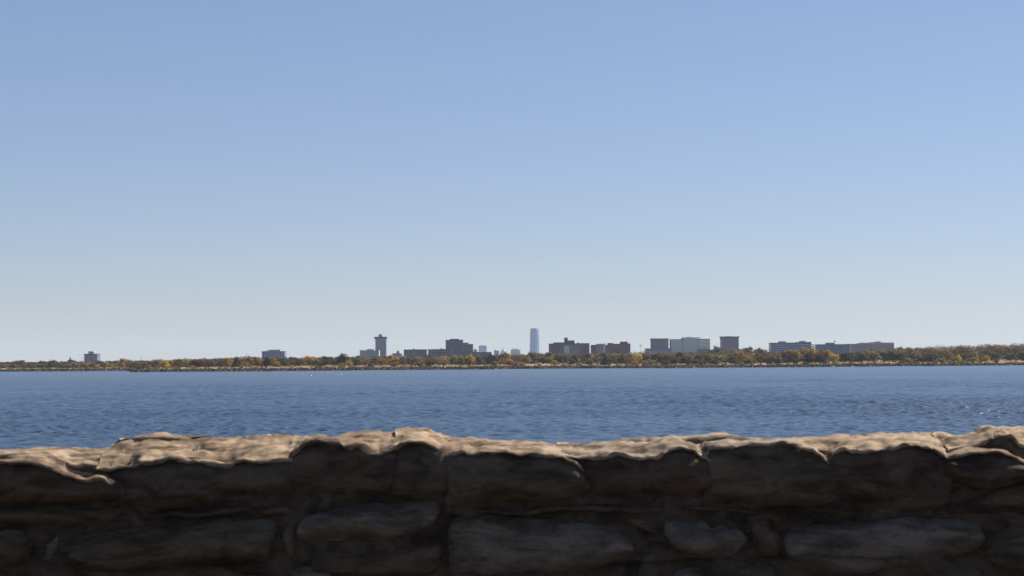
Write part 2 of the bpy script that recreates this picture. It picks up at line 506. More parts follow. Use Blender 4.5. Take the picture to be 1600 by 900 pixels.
def stone(bot, top, sil=None, yoff=0.0, rdep=0.22, mat=0, bulge=0.022, seed=0, amp=1.0, endr=14, step=4.0, depth=0.42, slope_pow=0.8, lean=None):
    """one stone of the wall: a loft of vertical profiles; bot, top and sil are pixel polylines on the wall face"""
    x0, x1 = top[0][0], top[-1][0]
    nc = max(8, int((x1 - x0) / step))
    Yf = WY + yoff
    prof = []
    off = Vector((seed * 3.7, seed * 1.9, seed * 5.3))
    cols, lit_tops = [], []
    if lean is None: lean = random.Random(seed).uniform(-0.035, 0.035)
    for i in range(nc + 1):
        u = i / nc
        u = 0.5 - 0.5 * math.cos(math.pi * u) if False else u
        px = x0 + (x1 - x0) * u
        dl, dr_ = px - x0, x1 - px
        def er(d):
            if d >= endr: return 1.0
            q = 1 - d / endr
            return math.sqrt(max(0.0, 1 - q * q))
        e = er(dl) * er(dr_)
        yb, yt = interp(bot, px), interp(top, px)
        mid = (yb + yt) / 2
        k = (0.82 + 0.18 * e) if sil is None else (0.92 + 0.08 * e)
        zb, zt = at(px, mid + (yb - mid) * k, Yf).z, at(px, mid + (yt - mid) * k, Yf).z
        X = at(px, yt, Yf).x
        h = zt - zb
        fr = (1 - e) * (0.034 if sil is None else 0.022)        # front face recedes at the ends
        bulge_ = bulge * (0.55 if sil is None else 0.8)
        ru = min(0.022, h * 0.25)
        P = [(0.13, zb), (0.055 + fr, zb), (0.018 + fr, zb + 0.25 * ru), (0.004 + fr, zb + ru)]
        nf = 9
        for j in range(1, nf):
            v = j / nf
            b = bulge_ * math.sin(math.pi * v) ** 0.7 * e
            P.append((fr - b, zb + ru + (h - 2 * ru) * v))
        if sil is None:
            P += [(0.004 + fr, zt - ru), (0.018 + fr, zt - 0.25 * ru), (0.055 + fr, zt), (0.13, zt)]
        else:
            P += [(0.004 + fr, zt - ru * 0.5), (0.03 + fr, zt - 0.006), (0.10, zt - 0.008), (0.3, zt - 0.012), (0.38, zt - 0.02), (0.38, zb)]
            ys = interp(sil, px)
            rd = rdep
            zs = at(px, ys, Yf + rd).z
            zs = max(zs, zt + 0.004)
            C = [(0.05 + fr, zt - 0.02), (0.012 + fr, zt - 0.012), (-0.004 + fr * .35, zt - 0.007), (-0.003 + fr * .35, zt - 0.002), (0.006 + fr * .35, zt + 0.002)]
            y0 = 0.006 + fr * .35
            for j in range(1, 15):
                s_ = j / 14
                C.append((y0 + (rd - y0) * s_, zt + 0.002 + (zs - zt - 0.002) * s_ ** slope_pow))
            C += [(rd + 0.05, zs - 0.006), (rd + 0.11, zs - 0.03), (max(rd + 0.16, depth), zs - 0.07), (max(rd + 0.16, depth), zs - 0.13)]
            Xc = X + (-0.007 if i == 0 else 0.007 if i == nc else 0)
            lit_tops.append([Vector((Xc, Yf + y, z)) for y, z in C])
        zm = (zb + zt) / 2
        Xs = X + (0.012 * (2 * u - 1) if sil is not None else 0)
        cols.append([Vector((Xs + lean * (z - zm) / max(h, 0.02), Yf + y, z)) for y, z in P])
    def skin(cols, nm, m, rough):
        m_ = len(cols[0])
        vs_, fs_ = [], []
        for c in cols:
            for p in c:
                q = p + off
                s0 = Vector((q.x * 4, q.y * 7, q.z * 9))
                s1 = Vector((q.x * 9, q.y * 14, q.z * 17))
                s2 = Vector((q.x * 22, q.y * 40, q.z * 48))
                s3 = Vector((q.x * 60, q.y * 110, q.z * 120))
                d = noise.noise_vector(s1) * (0.006 if nm == 'sunlit_top_stone' else 0.009) + noise.noise_vector(s2) * 0.0055 * rough + noise.noise_vector(s3) * 0.0028 * rough
                if sil is None: d += noise.noise_vector(s0) * 0.014
                d.x = d.x * 0.4 + 0.014 * noise.noise(Vector((q.x * 3 + 5, q.y * 5, q.z * 13)))
                if nm == 'sunlit_top_stone':      # ledges, pits and fracture lines of the broken top
                    f1, f2 = noise.voronoi(Vector((q.x * 8 + 0.5 * d.x / 0.01, q.y * 26, q.z * 14)))[0][:2]
                    d.z += 0.0035 * (min(1.0, (f2 - f1) * 3.0) - 0.75)
                    f1, f2 = noise.voronoi(Vector((q.x * 34, q.y * 55, q.z * 40)))[0][:2]
                    d.z += 0.0016 * (min(1.0, (f2 - f1) * 2.5) - 0.7)
                    d.z += 0.007 * (abs(noise.noise(Vector((q.x * 11, q.y * 26, 3.3)))) ** 0.6 - 0.5)
                    d.z -= 0.03 * max(0, noise.noise(Vector((q.x * 8, q.y * 24, 9.1))) - 0.2) * 2
                vs_.append(p + d * amp - W0)
        for i in range(len(cols) - 1):
            for j in range(m_ - 1):
                fs_.append((i * m_ + j, (i + 1) * m_ + j, (i + 1) * m_ + j + 1, i * m_ + j + 1))
            fs_.append((i * m_ + m_ - 1, (i + 1) * m_ + m_ - 1, (i + 1) * m_, i * m_))
        fs_.append(tuple(range(m_ - 1, -1, -1)))
        fs_.append(tuple((len(cols) - 1) * m_ + j for j in range(m_)))
        return MB().add(vs_, fs_).build(nm, m, wall, smooth=True)
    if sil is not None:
        skin(lit_tops, 'sunlit_top_stone', M['stone'][mat], 1.3)  # pale part above the shade line: sunlight painted as stone colour
        return skin(cols, 'stone', M['stone'][(4, 5, 6)[int(seed) % 3]], 1.0)  # dark body below the shade line: shade painted as stone colour
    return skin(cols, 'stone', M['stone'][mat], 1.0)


SIL = [(-60, 704), (0, 703), (60, 700), (145, 698), (150, 689), (190, 683), (230, 682), (285, 683), (330, 681), (400, 680), (480, 680), (505, 681), (540, 676), (580, 671.5),
       (610, 673), (640, 668), (660, 667), (680, 673), (700, 681), (740, 684.5), (800, 688), (860, 690.5), (900, 692), (940, 688.5), (980, 686), (1040, 682),
       (1100, 676.5), (1135, 676), (1150, 680), (1200, 683.5), (1260, 683), (1290, 681), (1330, 676), (1400, 674), (1470, 673.5), (1500, 675), (1530, 678), (1550, 677), (1700, 676)]
# top course
stone([(-40, 727), (60, 732), (95, 745), (165, 750)], [(-40, 709), (0, 710), (45, 707), (75, 708), (95, 719), (120, 725), (168, 726)], SIL, 0.035, 0.24, 0, 0.004, 1, 0.8)
stone([(-40, 788), (60, 786), (130, 785), (185, 780)], [(-40, 719), (0, 719), (55, 721), (85, 729), (105, 742), (130, 747.5), (158, 744), (172, 752), (185, 770)],
      [(-40, 712), (0, 712), (50, 709), (70, 711), (90, 720), (112, 734), (130, 739.5), (165, 737), (190, 765)], -0.03, 0.06, 2, 0.012, 2, 0.7, slope_pow=1.0)
stone([(150, 782), (200, 800), (225, 812), (290, 792), (350, 784), (456, 776)], [(152, 725), (165, 728), (195, 727), (215, 718), (240, 719), (265, 715.5), (300, 715), (330, 724), (352, 725), (380, 717), (438, 717), (456, 712)],
      SIL, 0.0, 0.25, 0, 0.018, 3, 1.2)
stone([(190, 690), (285, 690)], [(190, 686), (205, 682.5), (262, 681), (285, 684)], [(190, 681), (205, 677), (228, 674), (250, 675), (285, 683)], 0.245, 0.05, 0, 0.004, 4, 0.6, depth=0.2)
stone([(455, 782), (520, 780), (622, 776)], [(450, 715), (460, 703), (475, 694), (492, 688.5), (520, 691), (545, 692), (560, 691), (575, 698), (590, 705), (602, 701), (622, 694)],
      SIL, 0.01, 0.22, 2, 0.016, 5, 1.1)
stone([(618, 782), (698, 790)], [(618, 694), (640, 688), (655, 686), (680, 692), (698, 701)], SIL, 0.0, 0.22, 0, 0.03, 6, 1.0)
stone([(698, 800), (760, 788), (850, 786), (918, 776)], [(698, 702), (715, 705), (730, 702), (745, 706), (760, 703), (800, 706), (840, 706), (870, 712), (895, 719), (908, 726), (918, 742)],
      [(698, 681), (740, 684.5), (800, 688), (860, 690.5), (885, 696), (900, 703), (918, 735)], -0.012, 0.2, 0, 0.03, 7, 0.9, endr=24)
stone([(915, 775), (980, 782), (1040, 776), (1137, 782)], [(880, 712), (905, 710), (925, 709), (980, 709), (1000, 711), (1030, 710), (1045, 698), (1060, 696.5), (1080, 700), (1095, 710), (1112, 722), (1137, 752)],
      [(880, 691), (900, 692), (940, 688.5), (980, 686), (1040, 682), (1070, 680), (1085, 686), (1100, 698), (1112, 714), (1137, 748)], 0.0, 0.22, 1, 0.024, 8, 1.1, endr=26)
stone([(1112, 700), (1160, 700)], [(1060, 692), (1075, 684.5), (1110, 684), (1140, 682), (1160, 684)], [(1060, 682), (1100, 676.5), (1135, 676), (1150, 680), (1160, 683)], 0.17, 0.1, 1, 0.004, 9, 0.7, depth=0.26)
stone([(1140, 790), (1160, 795), (1230, 795), (1305, 785)], [(1104, 712), (1115, 695), (1150, 692), (1180, 691), (1210, 691), (1240, 694), (1270, 702), (1290, 712), (1305, 720)],
      [(1104, 688), (1150, 681), (1200, 683.5), (1260, 683), (1280, 688), (1293, 701), (1305, 712)], 0.0, 0.22, 1, 0.022, 10, 1.0, endr=22)
stone([(1250, 706), (1345, 706)], [(1250, 701), (1300, 703), (1345, 702)], [(1250, 683), (1260, 683), (1290, 681), (1330, 676), (1345, 675.5)], 0.08, 0.13, 0, 0.004, 14, 0.7, depth=0.3, endr=6)
stone([(1300, 792), (1350, 798), (1420, 803), (1486, 800)], [(1292, 711), (1306, 703), (1330, 700), (1360, 698), (1400, 697), (1430, 692), (1450, 697), (1470, 706), (1486, 712)],
      [(1292, 708), (1303, 698), (1318, 684), (1335, 676), (1400, 674), (1470, 673.5), (1486, 674)], 0.006, 0.25, 0, 0.02, 11, 1.2)
stone([(1486, 745), (1510, 760), (1545, 770), (1600, 757), (1700, 757)], [(1483, 712), (1500, 708), (1520, 704.5), (1560, 704), (1578, 709), (1600, 720), (1700, 722)],
      [(1483, 707), (1500, 702), (1520, 699), (1545, 697), (1570, 701), (1582, 706), (1600, 716), (1700, 718)], -0.02, 0.07, 2, 0.03, 12, 0.7, endr=12)
stone([(1486, 730), (1600, 735), (1700, 735)], [(1486, 703), (1505, 697), (1530, 692), (1560, 680), (1578, 677), (1592, 692), (1640, 696), (1700, 698)],
      [(1480, 674), (1500, 675), (1530, 678), (1548, 674), (1565, 666), (1600, 664), (1650, 668), (1700, 672)], 0.05, 0.2, 0, 0.01, 13, 1.0)
# lower courses: (bottom polyline, top polyline, material, bulge)
LOW = [
    ([(-40, 822), (100, 824), (195, 822)], [(-40, 792), (60, 790), (195, 787)], 2, .012),
    ([(-40, 895), (20, 890), (48, 868)], [(-40, 828), (30, 826), (48, 834)], 1, .03),
    ([(64, 888), (92, 886)], [(64, 832), (92, 830)], 3, .015),
    ([(102, 890), (250, 897), (360, 890), (428, 880)], [(102, 838), (150, 829), (200, 822), (300, 810), (428, 812)], 1, .034),
    ([(228, 806), (330, 806), (450, 806)], [(228, 804), (270, 798), (350, 790), (450, 786)], 2, .012),
    ([(440, 880), (462, 880)], [(440, 815), (462, 812)], 2, .01),
    ([(460, 844), (560, 850), (640, 842), (690, 832)], [(460, 812), (500, 800), (560, 788), (640, 781), (690, 782)], 1, .032),
    ([(480, 905), (620, 905), (692, 900)], [(480, 862), (560, 856), (640, 850), (692, 842)], 2, .01),
    ([(450, 960), (520, 960)], [(450, 892), (470, 884), (520, 888)], 3, .03),
    ([(702, 905), (800, 912), (920, 898), (970, 884), (997, 868)], [(698, 812), (720, 804), (800, 807), (900, 812), (960, 822), (980, 838), (997, 852)], 3, .042),
    ([(740, 800), (860, 803), (1040, 806)], [(740, 797), (800, 792), (920, 786), (980, 790), (1040, 786)], 2, .01),
    ([(985, 830), (1036, 852)], [(985, 812), (1036, 810)], 2, .006),
    ([(1042, 868), (1080, 873), (1140, 874), (1160, 862), (1173, 848)], [(1042, 806), (1070, 800), (1108, 805), (1120, 815), (1135, 810), (1155, 812), (1173, 832)], 3, .045),
    ([(1045, 940), (1100, 940)], [(1045, 888), (1070, 882), (1100, 886)], 3, .03),
    ([(1000, 935), (1036, 930)], [(1000, 872), (1036, 862)], 2, .01),
    ([(1108, 950), (1220, 945)], [(1108, 890), (1150, 884), (1220, 878)], 2, .012),
    ([(1178, 870), (1222, 872)], [(1178, 806), (1222, 806)], 2, .008),
    ([(1050, 799), (1180, 800), (1320, 800)], [(1050, 796), (1130, 790), (1240, 800), (1320, 796)], 2, .006),
    ([(1226, 870), (1245, 895), (1340, 902), (1430, 890), (1500, 876), (1540, 862)], [(1226, 822), (1260, 815), (1320, 806), (1420, 805), (1500, 808), (1530, 815), (1540, 826)], 1, .045),
    ([(1480, 800), (1580, 806), (1700, 815)], [(1480, 798), (1540, 776), (1600, 764), (1700, 764)], 2, .014),
    ([(1548, 895), (1700, 900)], [(1548, 836), (1600, 822), (1700, 824)], 2, .02),
    ([(1450, 960), (1545, 960)], [(1450, 900), (1500, 888), (1545, 882)], 2, .012),
    ([(1230, 970), (1440, 970)], [(1230, 906), (1330, 910), (1440, 902)], 2, .014),
    ([(520, 960), (690, 960)], [(530, 910), (690, 910)], 2, .012),
    ([(700, 965), (990, 965)], [(700, 920), (860, 915), (990, 900)], 2, .014),
    ([(-40, 960), (210, 965)], [(-40, 902), (210, 906)], 2, .014),
    ([(225, 965), (440, 960)], [(225, 906), (440, 898)], 1, .014),
]
for i, (b, t, mt, bu) in enumerate(LOW):
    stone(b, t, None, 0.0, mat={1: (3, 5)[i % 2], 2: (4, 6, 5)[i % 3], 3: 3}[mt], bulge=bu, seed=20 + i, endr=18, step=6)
# the wall runs on a little past both edges of the frame
for side in (-1, 1):
    for row, (ya, yb) in enumerate(((715 if side < 0 else 700, 785), (792, 860), (868, 960))):
        x = 0
        while x < 620:
            w = rng.uniform(120, 230)
            a, b = (-46 - x - w, -46 - x - 8) if side < 0 else (1706 + x, 1706 + x + w - 8)
            j = lambda: rng.uniform(-5, 5)
            top = [(a, ya + 14 + j()), ((a + b) / 2, ya + 12 + j()), (b, ya + 14 + j())]
            bot = [(a, yb + j()), ((a + b) / 2, yb + j()), (b, yb + j())]
            if row == 0:
                s = [(a, ya - 18 + j()), ((a + b) / 2, ya - 24 + j()), (b, ya - 18 + j())]
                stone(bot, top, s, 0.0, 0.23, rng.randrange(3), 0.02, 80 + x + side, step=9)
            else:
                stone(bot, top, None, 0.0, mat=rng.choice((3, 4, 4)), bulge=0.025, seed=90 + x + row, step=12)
            x += w
for row, (ya, yb) in enumerate(((972, 1060), (1068, 1165), (1173, 1285))):
    x = -300 - 70 * row
    while x < 1900:
        w = rng.uniform(130, 280)
        j = lambda: rng.uniform(-5, 5)
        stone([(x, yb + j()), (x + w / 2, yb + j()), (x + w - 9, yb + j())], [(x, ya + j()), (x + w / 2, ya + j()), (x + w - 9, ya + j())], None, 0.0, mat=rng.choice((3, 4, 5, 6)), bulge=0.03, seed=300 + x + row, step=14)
        x += w
# mortar core: just behind the stone faces, down to the ground
vs_, fs_ = [], []
TOPM = [(-700, 735), (-45, 735), (60, 736), (100, 752), (165, 747), (200, 733), (260, 723), (300, 722), (350, 731), (440, 722), (470, 705), (520, 699), (590, 710), (640, 697), (690, 702), (720, 711), (840, 713), (880, 722), (918, 742), (935, 718), (1020, 718), (1050, 706), (1090, 712), (1112, 726), (1125, 704), (1220, 702), (1270, 711), (1300, 724), (1320, 708), (1430, 702), (1486, 718), (1520, 713), (1570, 713), (1600, 725), (1700, 725), (2320, 730)]
NC = 250
for i in range(NC + 1):
    px = -920 + (2560 + 920) * i / NC
    zt = at(px, interp(TOPM, px), WY).z - 0.012
    X = at(px, 800, WY).x
    prof = [(0.36, 5.6), (0.36, zt - 0.02), (0.1, zt), (0.03, zt - 0.005)]
    for k in range(1, 40):
        z = zt - 0.005 + (5.6 - zt) * k / 40
        prof.append((0.02 + 0.012 * noise.noise(Vector((X * 9, z * 13, 1))) + 0.006 * noise.noise(Vector((X * 45, z * 50, 4))), z))
    prof.append((0.03, 5.6))
    vs_ += [Vector((X, WY + y, z)) - W0 for y, z in prof]
m_ = len(prof)
for i in range(NC):
    for j in range(m_ - 1):
        fs_.append((i * m_ + j, (i + 1) * m_ + j, (i + 1) * m_ + j + 1, i * m_ + j + 1))
MB().add(vs_, fs_).build('mortar', M['mortar'], wall, smooth=True)

# ------------------------------------------------------------------ buildings
GROUND_B = 2.0


def building(name, label, cat, Y):
    o = empty(name, (0, 0, 0))
    tag(o, label, cat)
    o['_y'] = Y
    return o


class Bld:
    """a building at depth Y; pieces are given by their pixel edges on its front"""
    def __init__(s, name, label, Y, cx, cat='building'):
        s.Y = Y
        s.base = at(cx, 565, Y).x
        s.root = empty(name, (s.base, Y, GROUND_B))
        tag(s.root, label, cat)
        s.o = (s.base, Y, GROUND_B)

    def X(s, px, d=0): return at(px, 560, s.Y).x
    def Z(s, px, py): return at(px, py, s.Y).z

    def blk(s, nm, m, x0, x1, yt, d0=0, depth=26, yb=None, inset=0.0):
        xa, xb = s.X(x0) + inset, s.X(x1) - inset
        zt = s.Z((x0 + x1) / 2, yt)
        zb = GROUND_B if yb is None else s.Z((x0 + x1) / 2, yb)
        return MB().box(xa, xb, s.Y + d0, s.Y + d0 + depth, zb, zt).build(nm, M[m], s.root, origin=s.o)

    def bands(s, nm, m, x0, x1, ys, h, d0=0, proud=0.35, inset=0.4):
        """horizontal strips h px high, one per storey"""
        xa, xb = s.X(x0) + inset, s.X(x1) - inset
        for y in ys:
            zt, zb = s.Z((x0 + x1) / 2, y), s.Z((x0 + x1) / 2, y + h)
            MB().box(xa, xb, s.Y + d0 - proud, s.Y + d0 + 0.3, zb, zt).build(nm, M[m], s.root, origin=s.o)

    def posts(s, nm, m, xs, w, yt, yb=566, d0=0, proud=0.6):
        for x in xs:
            zt, zb = s.Z(x, yt), max(GROUND_B, s.Z(x, yb))
            xc = s.X(x)
            hw = w * s.Y / FPX / 2
            MB().box(xc - hw, xc + hw, s.Y + d0 - proud, s.Y + d0 + 0.2, zb, zt).build(nm, M[m], s.root, origin=s.o)

    def windows(s, x0, x1, nx, ys, h, fill=0.6, m='glass_dark', d0=0):
        """punched windows, each a part of its own sharing one mesh"""
        step = (s.X(x1) - s.X(x0)) / nx
        zt0, zb0 = s.Z((x0 + x1) / 2, ys[0]), s.Z((x0 + x1) / 2, ys[0] + h)
        hh = zt0 - zb0
        me = MB().box(-step * fill / 2, step * fill / 2, -0.18, 0.3, -hh / 2, hh / 2).mesh('window')
        me.materials.append(M[m])
        for y in ys:
            zc = s.Z((x0 + x1) / 2, y + h / 2)
            for i in range(nx):
                w = link_mesh('window', me, None, s.root)
                w.location = (s.X(x0) + step * (i + .5) - s.base, d0, zc - GROUND_B)


def fr(a, b, n): return [a + (b - a) * i / max(1, n - 1) for i in range(n)]


# 1 small cube block far left
b = Bld('office_block', 'small dark blue cube block with a pale flared rooftop box, standing alone', 3600, 141)
b.blk('wall', 'glass_blue', 131.5, 152, 553.4)
b.blk('parapet', 'dark_roof', 131, 152.4, 552.8, -0.6, 27, 554)
b.posts('pier', 'concrete_dark', fr(132.2, 151.4, 8), 0.55, 554)
b.bands('spandrel', 'concrete_dark', 132, 151.6, [555.6, 557.8, 560, 562.2, 564.4], 0.7, proud=0.4)
b.blk('penthouse', 'concrete', 137.4, 145.4, 550, 4, 14, 553.2)
b.blk('roof', 'pale', 136.6, 146.2, 549, 2.5, 17, 550.2)
# 2 low wide block
b = Bld('office_block', 'wide low blue-grey office block with rooftop plant, left of the balconied tower', 3300, 427)
b.blk('wall', 'glass_blue', 409.2, 444.8, 549.6)
b.blk('parapet', 'concrete_dark', 409, 445, 548.8, -0.5, 27, 550.6)
b.posts('pier', 'concrete', fr(409.8, 444.2, 10), 0.6, 550.2)
b.bands('spandrel', 'concrete_dark', 409.5, 444.5, [552.6, 555, 557.4, 559.8], 0.8, proud=0.4)
b.blk('penthouse', 'concrete', 418.5, 434, 546.4, 5, 12, 549)
b.blk('roof_unit', 'concrete_dark', 434.6, 436.6, 546, 5, 6, 549)
b.blk('roof_unit', 'concrete', 414.5, 416.5, 547.8, 5, 6, 549)
# 3 balconied tower + low neighbour
b = Bld('apartment_tower', 'tall grey tower with balconied edges, flared top and rooftop box', 3300, 595)
b.blk('wall', 'concrete', 587, 602.6, 528)
b.blk('corner_wall', 'glass_blue', 600.4, 602.8, 532, -0.5, 20)
b.blk('crown', 'concrete_dark', 584.7, 604.3, 526.2, -1, 28, 528.8)
b.blk('crown_base', 'concrete', 585.9, 603.2, 528.8, -0.5, 27, 530.2)
b.blk('penthouse', 'concrete', 591.2, 597, 522.2, 6, 12, 526.2)
for y in fr(531.5, 556, 13):
    b.blk('balcony', 'concrete', 585.7, 587, y, 2, 20, y + 0.9)
    b.blk('balcony', 'concrete_dark', 602.6, 603.6, y, 2, 20, y + 0.9)
b.posts('pier', 'concrete', fr(589, 600, 6), 0.4, 531, proud=0.4)
b.bands('spandrel', 'concrete', 588, 600.4, fr(532.5, 557, 13), 0.55, proud=0.25)
b = Bld('office_block', 'low grey block with horizontal window strips at the foot of the balconied tower', 3150, 576)
b.blk('wall', 'concrete', 562.2, 572.5, 547.2)
b.blk('wall', 'concrete', 572.5, 592, 547.4, 0.5)
b.bands('spandrel', 'pale', 572.9, 592, [548, 551.2, 554.3], 0.7, 0.5)
b.blk('penthouse', 'concrete', 572.8, 583.8, 545.4, 5, 14, 547.5)
b.bands('window_band', 'glass_blue', 573, 592, [549.2, 552.2, 555.4], 1.5, 0.5)
b = Bld('small_block', 'tiny pale rooftop block peeping over brown trees right of the balconied tower', 3600, 621)
b.blk('wall', 'pale', 619.2, 624.2, 548.2, 4)
b.blk('lower_wing', 'brick_grey', 613, 627, 552)
b.bands('window_band', 'glass_dark', 619.4, 624, [549.6, 551.4], 0.7, 4)
# 4 long wings and stepped block
b = Bld('long_office_wing', 'long low dark wing with vertical piers left of the stepped block', 3000, 649)
b.blk('wall', 'concrete_dark', 631, 666.8, 546.8)
b.blk('parapet', 'dark_roof', 630.8, 667, 546, -0.5, 27, 547.4)
b.posts('pier', 'concrete', fr(632, 647, 8), 0.6, 547.2)
b.posts('pier', 'concrete', [648, 666], 0.8, 547.2)
b.bands('window_band', 'glass_blue', 648.5, 665.5, [549, 551.6, 554.2, 556.8], 1.4)
b.blk('roof_unit', 'dark_roof', 645, 647.6, 544.8, 6, 6, 546.2)
b = Bld('long_office_wing', 'low dark blue flat-roofed wing joined to the left of the stepped block', 2960, 687)
b.blk('wall', 'glass_dark', 669, 706, 546.4)
b.blk('parapet', 'dark_roof', 668.8, 706.2, 545.6, -0.5, 27, 546.9)
b.bands('spandrel', 'concrete_dark', 669.3, 705, [549, 551.8, 554.6, 557.4], 0.9)
b.posts('pier', 'concrete_dark', fr(670, 704, 8), 0.4, 547, proud=0.5)
b.blk('roof_unit', 'dark_roof', 687.8, 690, 544, 6, 6, 546)
b.blk('roof_unit', 'dark_roof', 690.6, 693.4, 544.9, 6, 6, 546)
b = Bld('stepped_office_block', 'large grey-brown office block stepping down to the right', 3050, 717)
b.blk('wall', 'concrete_dark', 696.4, 723.4, 531.6)
b.blk('parapet', 'dark_roof', 696.2, 723.6, 531, -0.4, 27, 532)
b.blk('penthouse', 'concrete_dark', 703, 717, 529.4, 5, 16, 531.2)
b.blk('wing', 'brick_grey', 723.4, 731.9, 536, 0.6, 24)
b.blk('wing', 'brick_grey', 731.9, 739, 538, 1.2, 22)
b.blk('parapet', 'dark_roof', 723.6, 732.1, 535.4, 0.3, 25, 536.4)
b.blk('parapet', 'dark_roof', 732.1, 739.2, 537.5, 0.9, 23, 538.4)
b.bands('window_band', 'glass_dark', 697, 723, fr(534, 556, 9), 1.1, proud=0.2)
b.bands('window_band', 'glass_dark', 724, 738.6, fr(540.5, 557, 7), 1.0, 0.6, proud=0.2)
b.posts('pier', 'concrete_dark', fr(697.2, 722.6, 9), 0.55, 532.5, proud=0.4)
b = Bld('long_office_wing', 'low dark flat wing with a black roof line right of the stepped block', 2940, 744)
b.blk('wall', 'concrete_dark', 719, 768, 551)
b.blk('parapet', 'dark_roof', 718.8, 768.2, 550.2, -0.5, 27, 551.6)
b.bands('window_band', 'glass_dark', 719.5, 767.5, [552.6, 555.4, 558], 1.2)
b.posts('pier', 'concrete_dark', fr(720, 767, 9), 0.5, 551.5)
b = Bld('small_block', 'small pale low block tucked between the stepped block and the pale blue cube', 4400, 742)
b.blk('wall', 'pale', 739.4, 745.8, 546.4)
b.blk('penthouse', 'concrete', 740.5, 743.5, 545.2, 4, 10, 546.6)
b.bands('window_band', 'glass_blue', 739.8, 745.6, [547.6, 549.4], 0.7)
# 5 far downtown blocks
b = Bld('office_tower', 'pale blue boxy tower far behind, right of the stepped block', 9500, 754)
b.blk('wall', 'glass_tower', 748, 760.4, 540)
b.blk('roof', 'pale', 750.8, 755.5, 539.4, 10, 20, 540.2)
b.posts('fin', 'pale', fr(748.6, 759.8, 7), 0.35, 540.4, proud=2)
b.bands('spandrel', 'pale', 748.2, 760.2, fr(541.8, 555, 7), 0.4, proud=1)
b = Bld('small_block', 'small hazy grey block left of the white dome', 6500, 776)
b.blk('wall', 'concrete', 772, 780, 548)
b.blk('roof_unit', 'concrete', 772.6, 776, 546.8, 5, 20, 548.2)
b.bands('window_band', 'glass_dark', 772.4, 779.6, [549.2, 551.2], 0.7, proud=1)
# domed building
b = Bld('domed_building', 'pale domed building with a slim spire, tiny above the trees', 7500, 787)
b.blk('wall', 'pale', 781.8, 791.2, 549.2)
mb = MB(); cx, cz, s_ = b.X(786.6), b.Z(786.6, 549.4), 7500 / FPX
rr = 3.3 * s_
pts = [(cx, 7513, cz + rr * 1.15 * math.sin(t)) for t in fr(0, math.pi / 2 * 0.97, 8)]
mb.tube(pts, [max(0.3, rr * math.cos(t)) for t in fr(0, math.pi / 2 * 0.97, 8)], 16)
mb.build('dome', M['pale'], b.root, smooth=True, origin=b.o)
MB().tube([(cx, 7513, cz + rr * 1.1), (cx, 7513, cz + rr * 1.5), (cx, 7513, b.Z(786.6, 542.2))], [1.6, 1.2, 0.25], 8).build('spire', M['concrete'], b.root, origin=b.o)
b.posts('column', 'white', fr(782.4, 790.6, 7), 0.4, 550, proud=2)
b = Bld('office_block', 'low pale lavender-blue block far behind, left of the tall glass tower', 8500, 805)
b.blk('wall', 'glass_tower', 798, 813, 546.6)
b.blk('penthouse', 'pale', 799.5, 810, 545, 10, 30, 546.8)
b.bands('spandrel', 'pale', 798.2, 812.8, fr(547.6, 556, 5), 0.5, proud=1)
b.posts('fin', 'pale', fr(798.6, 812.4, 7), 0.35, 547, proud=1.5)
# 6 tall glass tower
b = Bld('glass_skyscraper', 'tall slender blue glass tower rising highest above the skyline', 11000, 835.3, 'skyscraper')
cx = b.X(835.3)
def plan(hw):
    f = [(-1.0, 0.35), (-0.86, 0.02), (-0.8, 0.0), (0.35, -0.12), (0.42, 0.02), (0.62, -0.02), (0.72, 0.12), (1.0, 0.5), (0.9, 1.2), (0, 1.7), (-0.9, 1.2)]
    return [(cx + u * hw, b.Y + v * hw) for u, v in f]
levels = [(570, 7.6), (545, 7.5), (532, 7.3), (522, 7.0), (514.6, 6.5)]
mb = MB()
px_s = 11000 / FPX
for (ya, ha), (yb, hb) in zip(levels, levels[1:]):
    mb.prism(plan(ha * px_s), max(GROUND_B, b.Z(835, ya)), b.Z(835, yb), plan(hb * px_s))
mb.build('curtain_wall', M['glass_tower'], b.root, origin=b.o)
hw = 6.0 * px_s
z0, z1 = b.Z(835, 514.6), b.Z(835, 513)
MB().prism([(cx - 0.9 * hw, b.Y + 1), (cx + 0.5 * hw, b.Y - 3), (cx + 0.5 * hw, b.Y + 30), (cx - 0.8 * hw, b.Y + 30)], z0, z1).build('crown', M['glass_blue'], b.root, origin=b.o)
MB().prism([(cx + 0.72 * hw, b.Y + 4), (cx + 0.95 * hw, b.Y + 10), (cx + 0.8 * hw, b.Y + 30), (cx + 0.6 * hw, b.Y + 30)], z0, z1 + 1).build('crown_tip', M['pale'], b.root, origin=b.o)
for u in (-0.55, -0.3, -0.05, 0.18, 0.52):
    pts = []
    for yy, h in levels:
        pts.append((cx + u * h * px_s, b.Y - 0.1 * h * px_s * (u + 1) - 1.0, max(GROUND_B, b.Z(835, yy))))
    MB().tube(pts, [1.3 if u < 0.5 else 3.0] * len(pts), 4).build('fin', M['pale' if u > 0.1 else 'glass_blue'], b.root, origin=b.o)
for yy in fr(518, 548, 9):
    h = interp(sorted((a, c) for a, c in levels), yy)
    MB().prism(plan(h * px_s * 1.012), b.Z(835, yy + 0.25), b.Z(835, yy)).build('floor_line', M['glass_blue'], b.root, origin=b.o)

